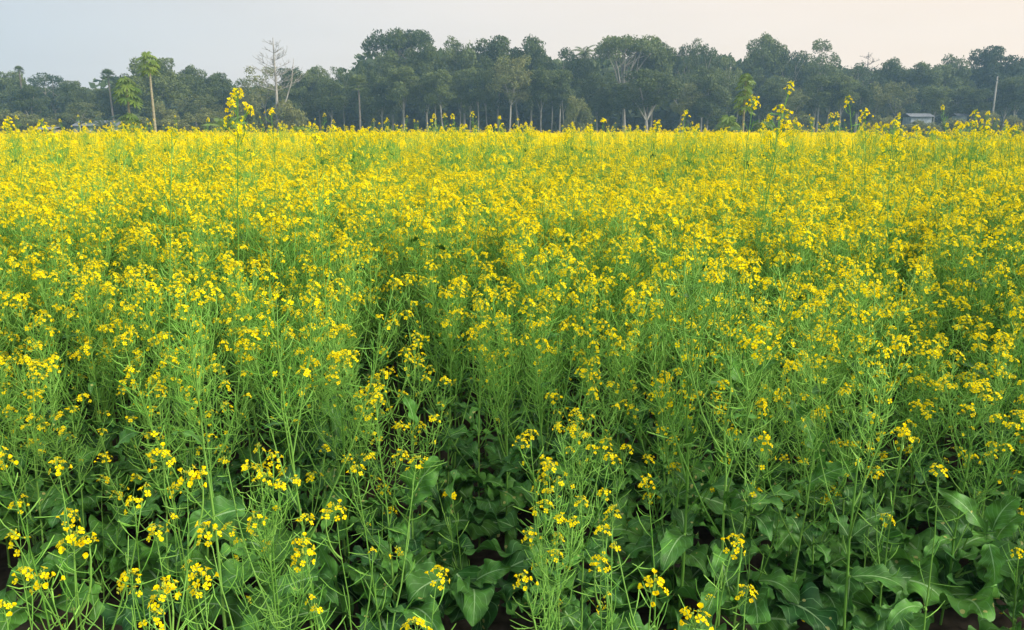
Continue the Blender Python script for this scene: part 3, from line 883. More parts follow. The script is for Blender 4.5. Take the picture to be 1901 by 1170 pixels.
ci.inputs['Collection'].default_value = src; ci.inputs['Separate Children'].default_value = True; ci.inputs['Reset Children'].default_value = True
iop.inputs['Pick Instance'].default_value = True
def named(nm, ty):
    n = ng.nodes.new('GeometryNodeInputNamedAttribute'); n.data_type = ty; n.inputs['Name'].default_value = nm; return n.outputs['Attribute']
ng.links.new(gi.outputs[0], iop.inputs['Points']); ng.links.new(ci.outputs[0], iop.inputs['Instance'])
ng.links.new(named('idx', 'INT'), iop.inputs['Instance Index']); ng.links.new(named('rot', 'FLOAT_VECTOR'), iop.inputs['Rotation'])
ng.links.new(named('scl', 'FLOAT_VECTOR'), iop.inputs['Scale']); ng.links.new(iop.outputs[0], go.inputs[0])
md = fo.modifiers.new('scatter', 'NODES'); md.node_group = ng

# fallen petals lying on the leaves and soil
mb = MB()
for (p, n) in petal_pts:
    z, x, yv = frame_from(n, rngP.uniform(0, 6.28)); s = rngP.uniform(.004, .007)
    mb.add([p - x * s + z * .001, p - x * .4 * s - yv * .6 * s, p + x * .7 * s - yv * .6 * s + z * .001, p + x * s, p + x * .5 * s + yv * .6 * s, p - x * .4 * s + yv * .5 * s], [(0, 1, 2, 3, 4, 5)], 'petal', rngP.random())
for i in range(260):
    x = rngP.uniform(-2.2, 2.2); y = rngP.uniform(1.7, 3.3); p = Vector((x, y, .03)); s = .006
    a = rngP.uniform(0, 6.28); q = Vector((math.cos(a), math.sin(a), .2)) * s; w = Vector((-math.sin(a), math.cos(a), .1)) * s * .7
    mb.add([p - q, p - w, p + q, p + w], [(0, 1, 2, 3)], 'petal', rngP.random())
o = link('fallen_petals', mb.mesh('fallen_petals')); o['kind'] = 'stuff'
tag(o, 'fallen yellow petals lying on the broad mustard leaves', 'petals')

# ------------------------------------------------------------------ trees
def np_mesh(name, V, Fq, tint, mat):
    me = bpy.data.meshes.new(name)
    nf = len(Fq)
    me.vertices.add(len(V)); me.vertices.foreach_set('co', V.astype(np.float32).ravel())
    me.loops.add(nf * 4); me.loops.foreach_set('vertex_index', Fq.astype(np.int32).ravel())
    me.polygons.add(nf); me.polygons.foreach_set('loop_start', np.arange(0, nf * 4, 4, dtype=np.int32))
    me.update(calc_edges=True)
    me.materials.append(M[mat])
    a = me.attributes.new('tint', 'FLOAT', 'FACE'); a.data.foreach_set('value', tint.astype(np.float32))
    return me
def leaf_cloud(rg, C, tints, size, flat=.0, stretch=1.5):
    """one small bent diamond per centre"""
    n = len(C)
    nrm = rg.normal(size=(n, 3)); nrm[:, 2] = np.abs(nrm[:, 2]) + flat; nrm /= np.linalg.norm(nrm, axis=1)[:, None]
    t = rg.normal(size=(n, 3)); u = np.cross(nrm, t); u /= np.linalg.norm(u, axis=1)[:, None]; w = np.cross(nrm, u)
    s = size * rg.uniform(.6, 1.4, n)[:, None]
    V = np.stack([C - u * s * stretch * .5, C - w * s * .5 + nrm * s * .12, C + u * s * stretch * .5, C + w * s * .5 + nrm * s * .12], 1).reshape(-1, 3)
    return V, np.arange(n * 4).reshape(-1, 4), tints
def crown_mesh(seed, clumps, leaf=.27, per=130, mat='crown', flat=.3, name='crown'):
    """clumps: list of (x, y, z, r). Leaves hang around the shell of each clump"""
    rg = np.random.default_rng(seed); Cs = []; T = []
    for (x, y, z, r) in clumps:
        n = int(per * 1.6 * (r / 1.0) ** 2)
        d = rg.normal(size=(n, 3)); d /= np.linalg.norm(d, axis=1)[:, None]
        rr = r * rg.uniform(.35, 1.0, n) ** .5
        # lumpy outline
        ph = rg.uniform(0, 6, 3); rr = rr * (1 + .22 * np.sin(d[:, 0] * 5 + ph[0]) * np.sin(d[:, 1] * 4 + ph[1]) + .12 * np.sin(d[:, 2] * 7 + ph[2]))
        P = np.array([x, y, z]) + d * rr[:, None] * np.array([1, 1, .72])
        Cs.append(P); base = rg.uniform(.15, .85)
        T.append(np.clip(base + rg.normal(0, .18, n), 0, 1))
    C = np.concatenate(Cs); T = np.concatenate(T)
    V, Fq, T = leaf_cloud(rg, C, T, leaf * .78, flat)
    return np_mesh(name, V, Fq, T, mat)
def limb_tree(seed, H, trunk_h, spread, nlimb, r0, crown_h, clump_r=(1.2, 2.0), nclump=20, fork=False, mat='bark', leafmat='crown', per=130, leaf=.27, flat_top=False, gaps=0):
    """trunk with limbs reaching clump centres; returns (trunk mesh, crown mesh)"""
    rng = random.Random(seed); mb = MB(); clumps = []
    base = Vector((0, 0, -.1)); bend = Vector((rng.uniform(-.06, .06), rng.uniform(-.06, .06), 1))
    tp = curve_pts(base, bend, bend + Vector((rng.uniform(-.12, .12), 0, 0)), trunk_h + .1, 6, rng, .03)
    tube(mb, tp, [r0 * (1.15 - .45 * i / 6) for i in range(7)], 7, mat, .5)
    top = tp[-1]
    for i in range(nclump):
        a = i * 2.4 + rng.uniform(-.5, .5); f = (i + .5) / nclump
        rr = spread * math.sqrt(f) * rng.uniform(.75, 1.05)
        if flat_top: z = trunk_h + (H - trunk_h) * (.72 + .25 * (1 - (rr / spread) ** 2) + rng.uniform(-.12, .03))
        else:
            zc = trunk_h + (H - trunk_h) * .5; zr = crown_h * .5
            k = math.sqrt(max(0, 1 - (rr / (spread * 1.08)) ** 2)); z = H - zr + zr * k * rng.uniform(-.95, 1.0)
        cr = rng.uniform(*clump_r)
        z = min(z, H - cr * .72)
        clumps.append((top.x + rr * math.cos(a), rr * math.sin(a) + top.y, z, cr))
    chosen = rng.sample(clumps, min(nlimb, len(clumps)))
    for c in chosen:
        P = Vector(c[:3]); j = rng.choice((4, 5, 6)) if not fork else 6
        s = tp[j]; mid = s.lerp(P, .45) + Vector((0, 0, .12 * (P - s).length)); m2 = s.lerp(P, .2) + Vector((0, 0, .04 * (P - s).length))
        rl = r0 * (.55 if fork else .38)
        tube(mb, [s, m2, mid, s.lerp(P, .75) + Vector((0, 0, .08 * (P - s).length)), P], [rl, rl * .85, rl * .6, rl * .4, rl * .2], 5, mat, .5)
        for q in rng.sample(clumps, 2):
            Q = Vector(q[:3])
            if (Q - mid).length < spread * 1.1: tube(mb, [mid, mid.lerp(Q, .5) + Vector((0, 0, .2)), Q], [rl * .45, rl * .3, rl * .12], 4, mat, .5)
    return mb.mesh('trunk'), crown_mesh(seed, clumps, leaf, per, leafmat)

TREE = {}   # templates, all H = 14 m tall; crown spread is the radius
TREE['round'] = [limb_tree(400 + i, 14, 5.5, 4.3, 7, .26, 10.5, (1.0, 1.75), 56, leaf=.27) for i in range(4)]
TREE['slim'] = [limb_tree(420 + i, 14, 8.0, 2.6, 5, .15, 7.5, (.9, 1.4), 30, leaf=.25) for i in range(4)]
TREE['umbrella'] = [limb_tree(440 + i, 14, 5.5, 6.2, 10, .30, 5, (1.0, 1.7), 30, True, flat_top=True, leaf=.26, per=95) for i in range(2)]
TREE['lacy'] = [limb_tree(450 + i, 14, 6.0, 4.4, 10, .22, 9, (.8, 1.3), 46, True, leaf=.24, per=95) for i in range(3)]
TREE['fork'] = [limb_tree(460 + i, 14, 4.0, 4.6, 6, .30, 8.0, (1.2, 1.9), 26, True, leaf=.28) for i in range(2)]
TREE['pale'] = [limb_tree(470 + i, 14, 6.0, 4.0, 6, .20, 8.0, (.9, 1.5), 24, True, leafmat='crown_light', leaf=.25, per=80) for i in range(3)]
TREE['bush'] = [limb_tree(480 + i, 14, 1.0, 7.0, 4, .3, 13, (2.2, 3.4), 24, leafmat='crown_light', leaf=.55, per=34) for i in range(3)]
SPREAD = dict(round=5.6, slim=3.7, umbrella=7.2, lacy=5.2, fork=5.9, pale=5.0, bush=9.2)
protoT = {}
trng = random.Random(5)
def tree(name, kind, i, u, vtop, wpx, Y, label, group, cat='tree', bare_base=None):
    top = at_dist(u, vtop, Y); H = top.z; wm = wpx / F * Y / 2
    key = (kind, i % len(TREE[kind])); tm, cm = TREE[kind][key[1]]
    loc = (top.x, Y, 0); sc = (wm / SPREAD[kind], wm / SPREAD[kind], H / 14)
    if key not in protoT:
        r = empty(name); t = link('trunk', tm, r); c = link('crown', cm, r); protoT[key] = (r, t, c)
    else:
        r0, t0, c0 = protoT[key]; r = copy_tree(r0); r.name = name; copy_tree(t0, r); copy_tree(c0, r)
    r.location = loc; r.scale = sc; r.rotation_euler = (0, 0, trng.uniform(0, 6.28))
    tag(r, label, cat, group); return r
G1 = 'trees of the far wood edge'
TL = [
 # u, top v, width px, distance, kind, label
 (12, 132, 90, 118, 'round', 'dark broad tree at the far left end of the wood'),
 (95, 130, 100, 116, 'lacy', 'loose dark crowned tree between the two left fan palms'),
 (135, 150, 60, 112, 'round', 'sloping dark tree right of the loose crowned one at left'),
 (50, 158, 80, 104, 'fork', 'mid green tree below the left fan palm'),
 (170, 163, 70, 114, 'round', 'low rounded tree in the dip of the left skyline'),
 (205, 152, 60, 108, 'round', 'tree beneath the second left fan palm'),
 (277, 107, 122, 106, 'round', 'big round dark tree with pale forked trunk behind the tall papaya'),
 (355, 121, 80, 112, 'round', 'dark tree right of the big round one'),
 (405, 134, 75, 114, 'round', 'tree with sloping top left of the bare tree'),
 (365, 175, 90, 100, 'pale', 'light green tree in front of the left wood'),
 (140, 190, 95, 98, 'pale', 'pale feathery tree in front of the whitewashed house'),
 (300, 190, 60, 98, 'bush', 'bushy light tree at the foot of the big round tree'),
 (455, 146, 60, 112, 'lacy', 'thin tree just left of the bare tree'),
 (490, 122, 95, 108, 'pale', 'pale brownish crown behind the bare tree'),
 (545, 126, 75, 114, 'round', 'tree just right of the bare tree'),
 (590, 122, 80, 116, 'round', 'even topped tree between bare tree and fan palm'),
 (635, 122, 70, 114, 'lacy', 'knobbly topped tree left of the fan palm'),
 (690, 122, 70, 110, 'round', 'tree beneath the left edge of the highest crown'),
 (742, 56, 150, 118, 'umbrella', 'highest domed tree with lacy spreading crown'),
 (725, 95, 100, 112, 'round', 'dense tree under the highest domed crown'),
 (790, 80, 90, 112, 'round', 'tall dense tree right of the highest domed one'),
 (860, 66, 95, 114, 'round', 'round topped tree in the middle of the tall forest'),
 (925, 68, 105, 114, 'round', 'broad tree left of the forest centre'),
 (985, 66, 90, 113, 'round', 'high tree at the forest centre before the skyline drops'),
 (1040, 90, 80, 112, 'lacy', 'lower tree left of the coconut palm'),
 (1080, 98, 80, 114, 'round', 'tree beneath the coconut palm'),
 (1165, 68, 150, 112, 'umbrella', 'wide flat crowned tree with sky showing through'),
 (1215, 68, 95, 114, 'round', 'dense top right of the wide flat crowned tree'),
 (1275, 68, 70, 113, 'lacy', 'knobbly topped tall tree with separate tufts'),
 (1310, 80, 75, 114, 'lacy', 'tufted tree sloping down to the skyline notch'),
 (1355, 104, 75, 112, 'lacy', 'thin brownish tree behind the young papaya'),
 (1420, 62, 95, 118, 'round', 'tall tree right of the skyline notch'),
 (1470, 92, 80, 116, 'lacy', 'loose tree between the two right peaks'),
 (1530, 72, 92, 116, 'lacy', 'airy tree with sky gaps on the right'),
 (1600, 110, 80, 114, 'lacy', 'thin crowned tree right of the airy tree'),
 (1660, 108, 85, 116, 'round', 'tree in the low part of the right skyline'),
 (1715, 115, 80, 114, 'round', 'tree above the tin shed'),
 (1770, 98, 85, 116, 'round', 'tree rising left of the right hand peak'),
 (1845, 86, 95, 116, 'round', 'tall tree with knobbly top near the right end'),
 (1895, 106, 80, 114, 'round', 'tree at the right end of the wood'),
 (1960, 100, 110, 114, 'round', 'tree beyond the right end of the view'),
 # front row of slim pale trunks
 (1205, 128, 150, 100, 'fork', 'spreading forked tree with thick pale limbs'),
 (745, 120, 80, 103, 'slim', 'slim tree with straight pale trunk below the highest crown'),
 (806, 135, 60, 103, 'slim', 'slim tree, first of the close pair of pale trunks'),
 (822, 128, 62, 102, 'slim', 'slim tree, second and brighter of the close pair of pale trunks'),
 (853, 130, 55, 104, 'slim', 'thin trunked tree right of the bright pair'),
 (870, 122, 60, 105, 'slim', 'slim tree with a leaning trunk in the forest middle'),
 (888, 128, 55, 103, 'slim', 'slim tree left of the forked forest tree'),
 (905, 125, 60, 106, 'slim', 'slim dark trunk between the leaning and forked trees'),
 (945, 105, 90, 102, 'pale', 'forest tree with y shaped pale trunk, left one'),
 (965, 100, 92, 103, 'pale', 'forest tree with y shaped pale trunk, right one'),
 (1005, 125, 62, 102, 'slim', 'slim straight trunk left of the bamboo like bush'),
 (1025, 130, 55, 104, 'slim', 'slim grey trunk second left of the bamboo like bush'),
 (1048, 128, 60, 102, 'slim', 'pale slim trunk beside the bamboo like bush'),
 (1110, 132, 80, 106, 'round', 'rounded mid height tree below the flat crown'),
 (1160, 150, 60, 104, 'slim', 'slim tree left of the spreading forked tree'),
 (1265, 145, 80, 103, 'pale', 'pale tree with bent trunk right of the spreading forked tree'),
 (1318, 120, 90, 103, 'round', 'tree with leaning pale trunk before the notch'),
 (1370, 150, 60, 106, 'slim', 'slim tree behind the young papaya leaves'),
 (1440, 140, 85, 108, 'round', 'mid height tree below the tall right peak'),
 (1478, 165, 70, 100, 'pale', 'small pale tree over the pyramid shaped mustard head'),
 (1517, 140, 62, 101, 'slim', 'slim white trunk, first of three on the right'),
 (1541, 138, 62, 102, 'slim', 'slim white trunk, middle of three on the right'),
 (1567, 136, 66, 101, 'slim', 'slim white trunk, last of three on the right'),
 (1596, 155, 58, 102, 'slim', 'slim dim trunk left of the tin shed'),
 (1630, 150, 70, 103, 'pale', 'yellowish crowned tree left of the tin shed'),
 (1672, 150, 70, 102, 'pale', 'brownish crowned tree just left of the tin shed'),
 (1740, 158, 60, 101, 'slim', 'slim curved trunk right of the tin shed'),
 (1785, 160, 66, 104, 'slim', 'slim tree behind the small second shed'),
 (1812, 165, 60, 101, 'slim', 'slim tree left of the tall pale pole'),
 (1870, 150, 66, 101, 'slim', 'slim tree right of the tall pale pole'),
 (1893, 140, 70, 100, 'slim', 'pale slim trunk at the right end of the wood'),
 (555, 160, 70, 106, 'slim', 'slim tree right of the bare tree foot'),
 (610, 150, 70, 106, 'slim', 'slim tree left of the fan palm trunk'),
 (705, 150, 60, 105, 'slim', 'slim dim trunk right of the fan palm'),
]
for i, (u, v, w, Y, k, lab) in enumerate(TL):
    tree('broadleaf_tree' if k != 'slim' else 'slim_tree', k, i, u, v, w, Y, lab, G1)
BL = [
 (1070, 178, 62, 97, 'tall bamboo like yellow green bush before the forest'),
 (20, 205, 90, 97, 'dark bush at the left end under the trees'),
 (75, 212, 70, 96, 'bush behind the small grey roofed hut'),
 (250, 215, 60, 95, 'bush between the two papaya trunks'),
 (330, 210, 80, 95, 'wide bush right of the pale forked trunk'),
 (395, 200, 70, 98, 'bush behind the feathery palm clump'),
 (460, 190, 80, 99, 'brownish scrub left of the bare tree trunk'),
 (530, 185, 80, 99, 'brownish scrub right of the bare tree trunk'),
 (1350, 222, 50, 90, 'low bush beside the young papaya'),
 (1470, 212, 80, 95, 'bush behind the pyramid shaped mustard head'),
 (1640, 214, 70, 94, 'bush left of the tin shed'),
 (1715, 223, 70, 92, 'low bush in front of the tin shed'),
 (1772, 219, 70, 93, 'low bush between the two sheds'),
 (1835, 206, 60, 94, 'light green bush left of the pole'),
 (1890, 215, 70, 93, 'bush at the right end of the wood'),
]
for i, (u, v, w, Y, lab) in enumerate(BL):
    tree('bush', 'bush', i, u, v, w, Y, lab, 'bushes along the wood edge', 'bush')
# the dark depth of the wood behind the counted trees
rg = np.random.default_rng(9)
Cs, Ts = [], []
for u in range(-260, 2200, 14):
    sky_v = float(np.interp(u, [0, 140, 150, 215, 225, 320, 460, 660, 700, 900, 1050, 1120, 1320, 1375, 1420, 1560, 1640, 1740, 1900], [155, 165, 185, 175, 140, 140, 165, 145, 95, 95, 112, 105, 100, 135, 105, 125, 130, 130, 120]))
    Y = rg.uniform(122, 140); P = at_dist(u, sky_v, Y); n = 620
    z = rg.uniform(0, max(3, P.z - .5), n)
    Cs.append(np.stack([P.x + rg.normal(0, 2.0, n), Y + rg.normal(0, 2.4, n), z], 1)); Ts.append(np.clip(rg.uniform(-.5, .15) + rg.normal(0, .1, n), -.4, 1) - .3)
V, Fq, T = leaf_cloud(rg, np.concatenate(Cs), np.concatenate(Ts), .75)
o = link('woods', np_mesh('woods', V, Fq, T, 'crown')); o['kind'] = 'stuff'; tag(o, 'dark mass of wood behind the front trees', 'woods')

# bare tree
def bare_tree(u, vtop, Y, wpx, label, seed=3, mat='bark', tr=.24):
    rng = random.Random(seed); top = at_dist(u, vtop, Y); H = top.z; root = empty('bare_tree', (top.x, Y, 0)); tag(root, label, 'tree')
    mb = MB(); br = MB(); wm = wpx / F * Y / 2
    pts = curve_pts((0, 0, -.1), (.02, 0, 1), (0, 0, 1), H + .1, 14, rng, .012)
    tube(mb, pts, [tr * (1 - .9 * i / 14) + .015 for i in range(15)], 7, mat)
    def twig(p, d, L, r, lev):
        q = curve_pts(p, d, Vector(d) + Vector((0, 0, .25)), L, 5, rng, .12)
        tube(br, q, [r * (1 - .8 * i / 5) + .008 for i in range(6)], 4, mat, .5)
        if lev > 0:
            for k in range(5 if lev > 1 else 4):
                j = rng.randint(1, 5); a = rng.uniform(-1, 1)
                dd = Vector(d).normalized() + Vector((rng.uniform(-.9, .9), rng.uniform(-.9, .9), rng.uniform(-.2, .7)))
                twig(q[j], dd, L * rng.uniform(.3, .5), r * .5, lev - 1)
    nb = 30
    for b in range(nb):
        f = .50 + .48 * b / nb; k = min(13, int(f * 14)); a = b * 2.4 + rng.uniform(-.4, .4)
        reach = wm * (1.05 - .75 * ((f - .5) / .5) ** 1.5) * rng.uniform(.6, 1.05)
        twig(pts[k], (math.cos(a), math.sin(a), rng.uniform(.1, .45)), reach, .06 * (1.2 - f), 2)
    # one low limb leaning right
    q = [pts[4], pts[4] + Vector((1.1, 0, 1.4)), pts[4] + Vector((1.9, 0, 3.6)), pts[4] + Vector((2.3, 0, 6.2))]
    tube(br, q, [.11, .09, .06, .03], 5, mat)
    link('trunk', mb.mesh('trunk'), root); link('branches', br.mesh('branches'), root)
bare_tree(505, 70, 98, 92, 'tall leafless tree with level tiers of twigs above the wood')
bare_tree(1612, 97, 116, 70, 'leafless twiggy tree top between airy tree and low skyline', 8, 'bark_dark', .12)

# papaya trees
def palmate(mb, c, d, size, rng, mat='papaya_leaf'):
    z, x, y = frame_from((d[0] * .9, d[1] * .9, .7 + rng.uniform(-.3, .3)), rng.uniform(-.3, .3)); out = Vector((d[0] + rng.uniform(-.3, .3), d[1] + rng.uniform(-.3, .3), -.75)).normalized(); side = out.cross(z).normalized()
    t = rng.random()
    for k in range(9):
        a = (k - 4) * .60; dr = (out * math.cos(a) + side * math.sin(a)).normalized(); pr = z.cross(dr).normalized()
        L = size * (1 - .09 * abs(k - 4)) * rng.uniform(.85, 1.1); w = L * .105; dz = Vector((0, 0, -.12 * L))
        mb.add([c, c + dr * L * .45 - pr * w, c + dr * L * .75 - pr * w * .9 + dz * .5, c + dr * L + dz, c + dr * L * .75 + pr * w * .9 + dz * .5, c + dr * L * .45 + pr * w, c + dr * L * .5 + Vector((0, 0, -.03))],
               [(0, 1, 6), (1, 2, 6), (2, 3, 6), (3, 4, 6), (4, 5, 6), (5, 0, 6)], mat, min(1, max(0, t + rng.uniform(-.2, .2))))
def papaya(u, vtop, Y, wpx, label, seed, crowns=((1.0, 1.0),), trunk_r=.10, nleaf=22, fruit=False, lean=0):
    rng = random.Random(seed); top = at_dist(u, vtop, Y); H = top.z - .15; R_ = wpx / F * Y / 2
    root = empty('papaya_tree', (top.x, Y, 0)); tag(root, label, 'tree', 'papaya trees at the far edge of the crop')
    mb = MB(); pts = curve_pts((0, 0, -.1), (lean, 0, 1), (-lean, 0, 1), H - R_ * .35, 12, rng, .012)
    tube(mb, pts, [trunk_r * (1.1 - .5 * i / 12) for i in range(13)], 9, 'papaya_bark')
    for i in range(1, 12):      # leaf scar rings
        c = pts[i]; r = trunk_r * (1.1 - .5 * i / 12) * 1.06
        tube(mb, [c - Vector((0, 0, .03)), c, c + Vector((0, 0, .03))], [r * .95, r * 1.05, r * .95], 9, 'papaya_bark', cap=False)
    link('trunk', mb.mesh('trunk'), root)
    for (fh, fr) in crowns:
        cr = MB(); k = max(1, min(12, round(fh * 12))); p = pts[k]
        for i in range(nleaf):
            a = i * 2.4 + rng.uniform(-.3, .3); f = i / nleaf; el = 1.3 - 2.2 * f
            L = R_ * fr * rng.uniform(.5, .72); d = Vector((math.cos(a) * math.cos(el), math.sin(a) * math.cos(el), math.sin(el)))
            s = p - Vector((0, 0, f * .35)); m_ = s + d * L * .55 + Vector((0, 0, .05)); q = s + d * L * rng.uniform(.8, 1.1) + Vector((0, 0, -.22 * L))
            tube(cr, [s, m_, q], [.022, .018, .012], 4, 'papaya_leaf', .9)
            palmate(cr, q, (math.cos(a), math.sin(a)), R_ * fr * rng.uniform(.40, .62), rng)
        link('crown', cr.mesh('crown', False), root)
    if fruit:
        fb = MB()
        for i in range(7):
            a = i * 2.4; c = pts[12] + Vector((math.cos(a) * .16, math.sin(a) * .16, -.3 - .05 * (i % 3)))
            tube(fb, [c + Vector((0, 0, .16)), c + Vector((0, 0, .08)), c, c - Vector((0, 0, .09)), c - Vector((0, 0, .14))], [.02, .06, .09, .07, .01], 8, 'papaya_leaf', .8)
        link('fruit', fb.mesh('fruit'), root)
papaya(274, 95, 54, 50, 'tall papaya with a long bare trunk and small leafy top', 1, nleaf=26, fruit=True)
papaya(233, 143, 54, 64, 'shorter bushy papaya with a second tuft of leaves below', 2, ((1.0, 1.0), (.52, .82)), nleaf=30)
papaya(1386, 128, 50, 52, 'young papaya with drooping yellow green leaves before the wood notch', 4, ((1.0, .75), (.72, 1.0)), .07, 20)
papaya(1352, 214, 52, 70, 'low papaya seedling clump left of the young papaya', 5, ((1.0, 1.0), (.5, 1.1)), .07, 24)
papaya(1418, 222, 52, 60, 'low papaya clump right of the young papaya', 6, ((1.0, 1.0), (.5, 1.1)), .07, 22)
papaya(556, 232, 50, 66, 'low green papaya bush beside the bare tree foot', 7, ((1.0, 1.0), (.5, 1.2)), .07, 30)

# palms
def frond(mb, p, d, L, rng, mat, w=.5, droop=1.4, n=12):
    hz = Vector((d[0], d[1], 0)).normalized(); el = math.asin(Vector(d).normalized().z); q = Vector(p); pts = [q.copy()]
    for i in range(n):
        el -= droop / n; q = q + (hz * math.cos(el) + Vector((0, 0, math.sin(el)))) * (L / n); pts.append(q.copy())
    tube(mb, pts, [.035 * (1 - .8 * i / n) for i in range(n + 1)], 3, mat, .8)
    sd = Vector((hz.y, -hz.x, 0))
    for i in range(1, n * 2):
        t = i / (n * 2); a = pts[int(t * n)].lerp(pts[min(n, int(t * n) + 1)], t * n % 1); ll = w * math.sin(math.pi * (t * .85 + .12)) * rng.uniform(.8, 1.15)
        dr = (pts[min(n, int(t * n) + 1)] - pts[int(t * n)]).normalized()
        for s_ in (-1, 1):
            e_ = a + sd * s_ * ll + dr * ll * .5 + Vector((0, 0, -ll * .55)); m_ = a.lerp(e_, .5) + dr * .045; m2 = a.lerp(e_, .5) - dr * .045
            mb.add([a, m_, e_, m2], [(0, 1, 2, 3)], mat, rng.random())
def palm(name, u, vtop, Y, wpx, label, seed, kind='fan', mat='crown', fade=None):
    rng = random.Random(seed); top = at_dist(u, vtop, Y); R_ = wpx / F * Y / 2; H = top.z - R_ * .8
    root = empty(name, (top.x, Y, 0)); tag(root, label, 'palm')
    mb = MB(); pts = curve_pts((0, 0, -.1), (.03, 0, 1), (-.02, 0, 1), H, 10, rng, .012); tube(mb, pts, [.15 - .006 * i for i in range(11)], 8, 'bark_dark')
    link('trunk', mb.mesh('trunk'), root); cr = MB(); p = pts[-1]
    n = 26 if kind == 'fan' else 18
    for i in range(n):
        a = i * 2.4; el = 1.35 - 2.0 * i / n; d = Vector((math.cos(a) * math.cos(el), math.sin(a) * math.cos(el), math.sin(el)))
        if kind == 'fan':
            c = p + d * R_ * .45; tube(cr, [p, c], [.03, .02], 3, mat); z, x, y = frame_from(d)
            for k in range(13):
                b = (k - 6) * .22; dr = (d * math.cos(b) + x * math.sin(b)).normalized(); L = R_ * .58 * rng.uniform(.85, 1.1); pr = y.cross(dr) * L * .07
                cr.add([c, c + dr * L * .5 + pr, c + dr * L + Vector((0, 0, -.1 * L)), c + dr * L * .5 - pr], [(0, 1, 2, 3)], mat, rng.random())
        else: frond(cr, p, d, R_ * 1.25, rng, mat)
    link('crown', cr.mesh('crown', False), root)
palm('fan_palm', 34, 121, 106, 20, 'small fan palm above the trees at the far left', 1)
palm('fan_palm', 199, 127, 104, 30, 'fan palm above the trees left of the bushy papaya', 2)
palm('fan_palm', 664, 138, 100, 44, 'fan palm with pale trunk left of the tall forest', 3)
palm('coconut_palm', 1085, 78, 116.5, 44, 'coconut palm tip above the middle of the forest', 4, 'feather')
palm('feather_palm', 418, 205, 60, 78, 'low feathery palm clump behind the tallest mustard sprig', 5, 'feather', 'papaya_leaf')
palm('feather_palm', 190, 205, 90, 70, 'drooping brownish palm before the whitewashed house', 6, 'feather')

# ------------------------------------------------------------------ house, sheds, pole
def box(mb, x0, x1, y0, y1, z0, z1, mat, tint=.5):
    v = [(x0, y0, z0), (x1, y0, z0), (x1, y1, z0), (x0, y1, z0), (x0, y0, z1), (x1, y0, z1), (x1, y1, z1), (x0, y1, z1)]
    mb.add(v, [(0, 3, 2, 1), (4, 5, 6, 7), (0, 1, 5, 4), (1, 2, 6, 5), (2, 3, 7, 6), (3, 0, 4, 7)], mat, tint)
def hut(name, u0, u1, vtop, Y, depth, label, cat, wallm='wall', roofm='tin', doors=True, rise=.5):
    a = at_dist(u0, vtop, Y); b = at_dist(u1, vtop, Y); w = (b.x - a.x) / 2; H = max(1.6, a.z)
    root = empty(name, ((a.x + b.x) / 2, Y, 0)); tag(root, label, cat)
    wl = MB(); t = .12; z1 = H - rise
    if doors:
        dx0, dx1, dh = -.15 * w, -.15 * w + .85, 1.95
        box(wl, -w, dx0, 0, t, -.05, z1, wallm); box(wl, dx1, w, 0, t, -.05, z1, wallm); box(wl, dx0, dx1, 0, t, dh, z1, wallm)
    else: box(wl, -w, w, 0, t, -.05, z1, wallm)
    box(wl, -w, w, depth - t, depth, -.05, z1, wallm); box(wl, -w, -w + t, t, depth - t, -.05, z1, wallm); box(wl, w - t, w, t, depth - t, -.05, z1, wallm)
    link('wall', wl.mesh('wall', False), root)
    rf = MB(); n = max(8, int(w * 14)); ov = .25
    for s_, (ya, yb) in ((0, (-ov, depth / 2)), (1, (depth / 2, depth + ov))):
        vs = []; za, zb = (z1 + .01, H) if s_ == 0 else (H, z1 + .01)
        for i in range(n + 1):
            x = -w - ov + (2 * w + 2 * ov) * i / n; r = .02 * (i % 2)
            vs += [(x, ya, za + r), (x, yb, zb + r), (x, ya, za + r + .03), (x, yb, zb + r + .03)]
        fs = []
        for i in range(n):
            o = i * 4; fs += [(o, o + 1, o + 5, o + 4), (o + 2, o + 6, o + 7, o + 3), (o, o + 4, o + 6, o + 2), (o + 1, o + 3, o + 7, o + 5)]
        rf.add(vs, fs, roofm)
    link('roof', rf.mesh('roof', False), root)
    if doors:
        d = MB(); box(d, dx0 + .01, dx1 - .01, .04, .08, 0, dh - .01, 'thatch'); link('door', d.mesh('door', False), root)
        for cx in (-.6 * w, .5 * w):
            fr = MB(); box(fr, cx - .42, cx + .42, -.04, -.003, 1.0, 1.06, 'tin'); box(fr, cx - .42, cx + .42, -.04, -.003, 1.9, 1.96, 'tin')
            box(fr, cx - .42, cx - .37, -.04, -.003, 1.06, 1.9, 'tin'); box(fr, cx + .37, cx + .42, -.04, -.003, 1.06, 1.9, 'tin')
            f_ = link('window', fr.mesh('window', False), root)
            g_ = MB(); box(g_, cx - .37, cx + .37, -.025, -.005, 1.06, 1.9, 'glass_dark'); link('pane', g_.mesh('pane', False), f_)
    return root
hut('house', 135, 215, 224, 102, 4, 'whitewashed house half hidden behind the left trees', 'house', rise=.7)
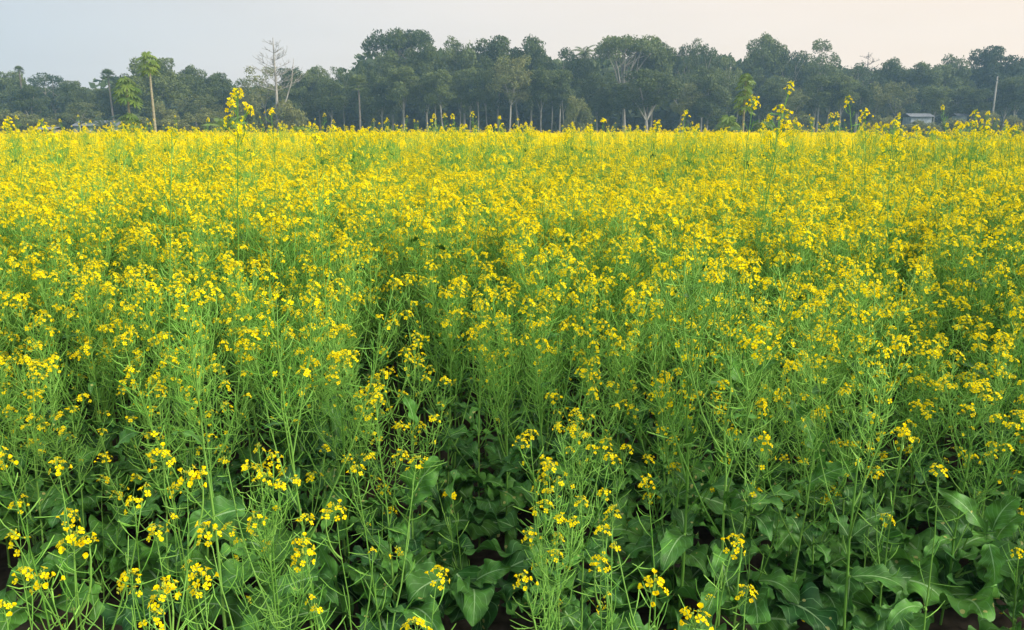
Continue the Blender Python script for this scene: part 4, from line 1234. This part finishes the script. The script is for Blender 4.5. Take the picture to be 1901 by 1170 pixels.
hut('hut', 70, 96, 246, 70, 1.8, 'small grey roofed hut at the left edge of the crop', 'hut', 'thatch', 'tin', False, .2)
hut('shed', 1693, 1731, 211, 99, 2.2, 'pale tin sided shed under the trees at right', 'shed', 'wall', 'tin', False, .4)
hut('shed', 1780, 1796, 211, 101, 1.5, 'smaller pale shed right of the tin sided one', 'shed', 'wall', 'tin', False, .3)
P = at_dist(1852, 142, 99); root = empty('pole', (P.x, 99, 0)); tag(root, 'tall straight pale pole in front of the right hand trees', 'pole')
mb = MB(); tube(mb, [(0, 0, -.1), (0, 0, P.z / 2), (0, 0, P.z)], [.12, .10, .08], 10, 'bark'); link('shaft', mb.mesh('shaft'), root)
mb = MB(); tube(mb, [(0, -.02, P.z - .5), (0, -.02, P.z - .42)], [.10, .10], 10, 'tin'); link('collar', mb.mesh('collar', False), root)

# low green growth between the crop and the wood
rg = np.random.default_rng(4); n = 70000
x = rg.uniform(-75, 75, n); y = rg.uniform(22, 96, n); keep = (np.abs(x) < y * .8)
fe = np.array([far_edge(b) for b in (x / y)]); keep &= y > fe + .5
x, y = x[keep], y[keep]
z = rg.uniform(0, .42, len(x))
V, Fq, T = leaf_cloud(rg, np.stack([x, y, z], 1), np.clip(rg.normal(.5, .2, len(x)), 0, 1), .28)
o = link('grass', np_mesh('grass', V, Fq, T, 'grass')); o['kind'] = 'stuff'; tag(o, 'low green grass and weeds between crop and wood', 'grass')

# ------------------------------------------------------------------ haze
hm, t = nmat('haze'); out = N(t, 'ShaderNodeOutputMaterial'); pv = N(t, 'ShaderNodeVolumePrincipled')
pv.inputs['Color'].default_value = (.42, .70, 1.0, 1); pv.inputs['Density'].default_value = .0010; pv.inputs['Anisotropy'].default_value = .2
t.links.new(pv.outputs[0], out.inputs['Volume']); M['haze'] = hm
mb = MB(); box(mb, -170, 170, -8, 160, -1.03, 20, 'haze'); o = link('haze', mb.mesh('haze', False)); o['kind'] = 'stuff'; tag(o, 'thin bluish haze lying over the field and the wood', 'haze')
print('PLANTS', counts['plants'], 'field points', len(pts), 'petals', len(petal_pts))
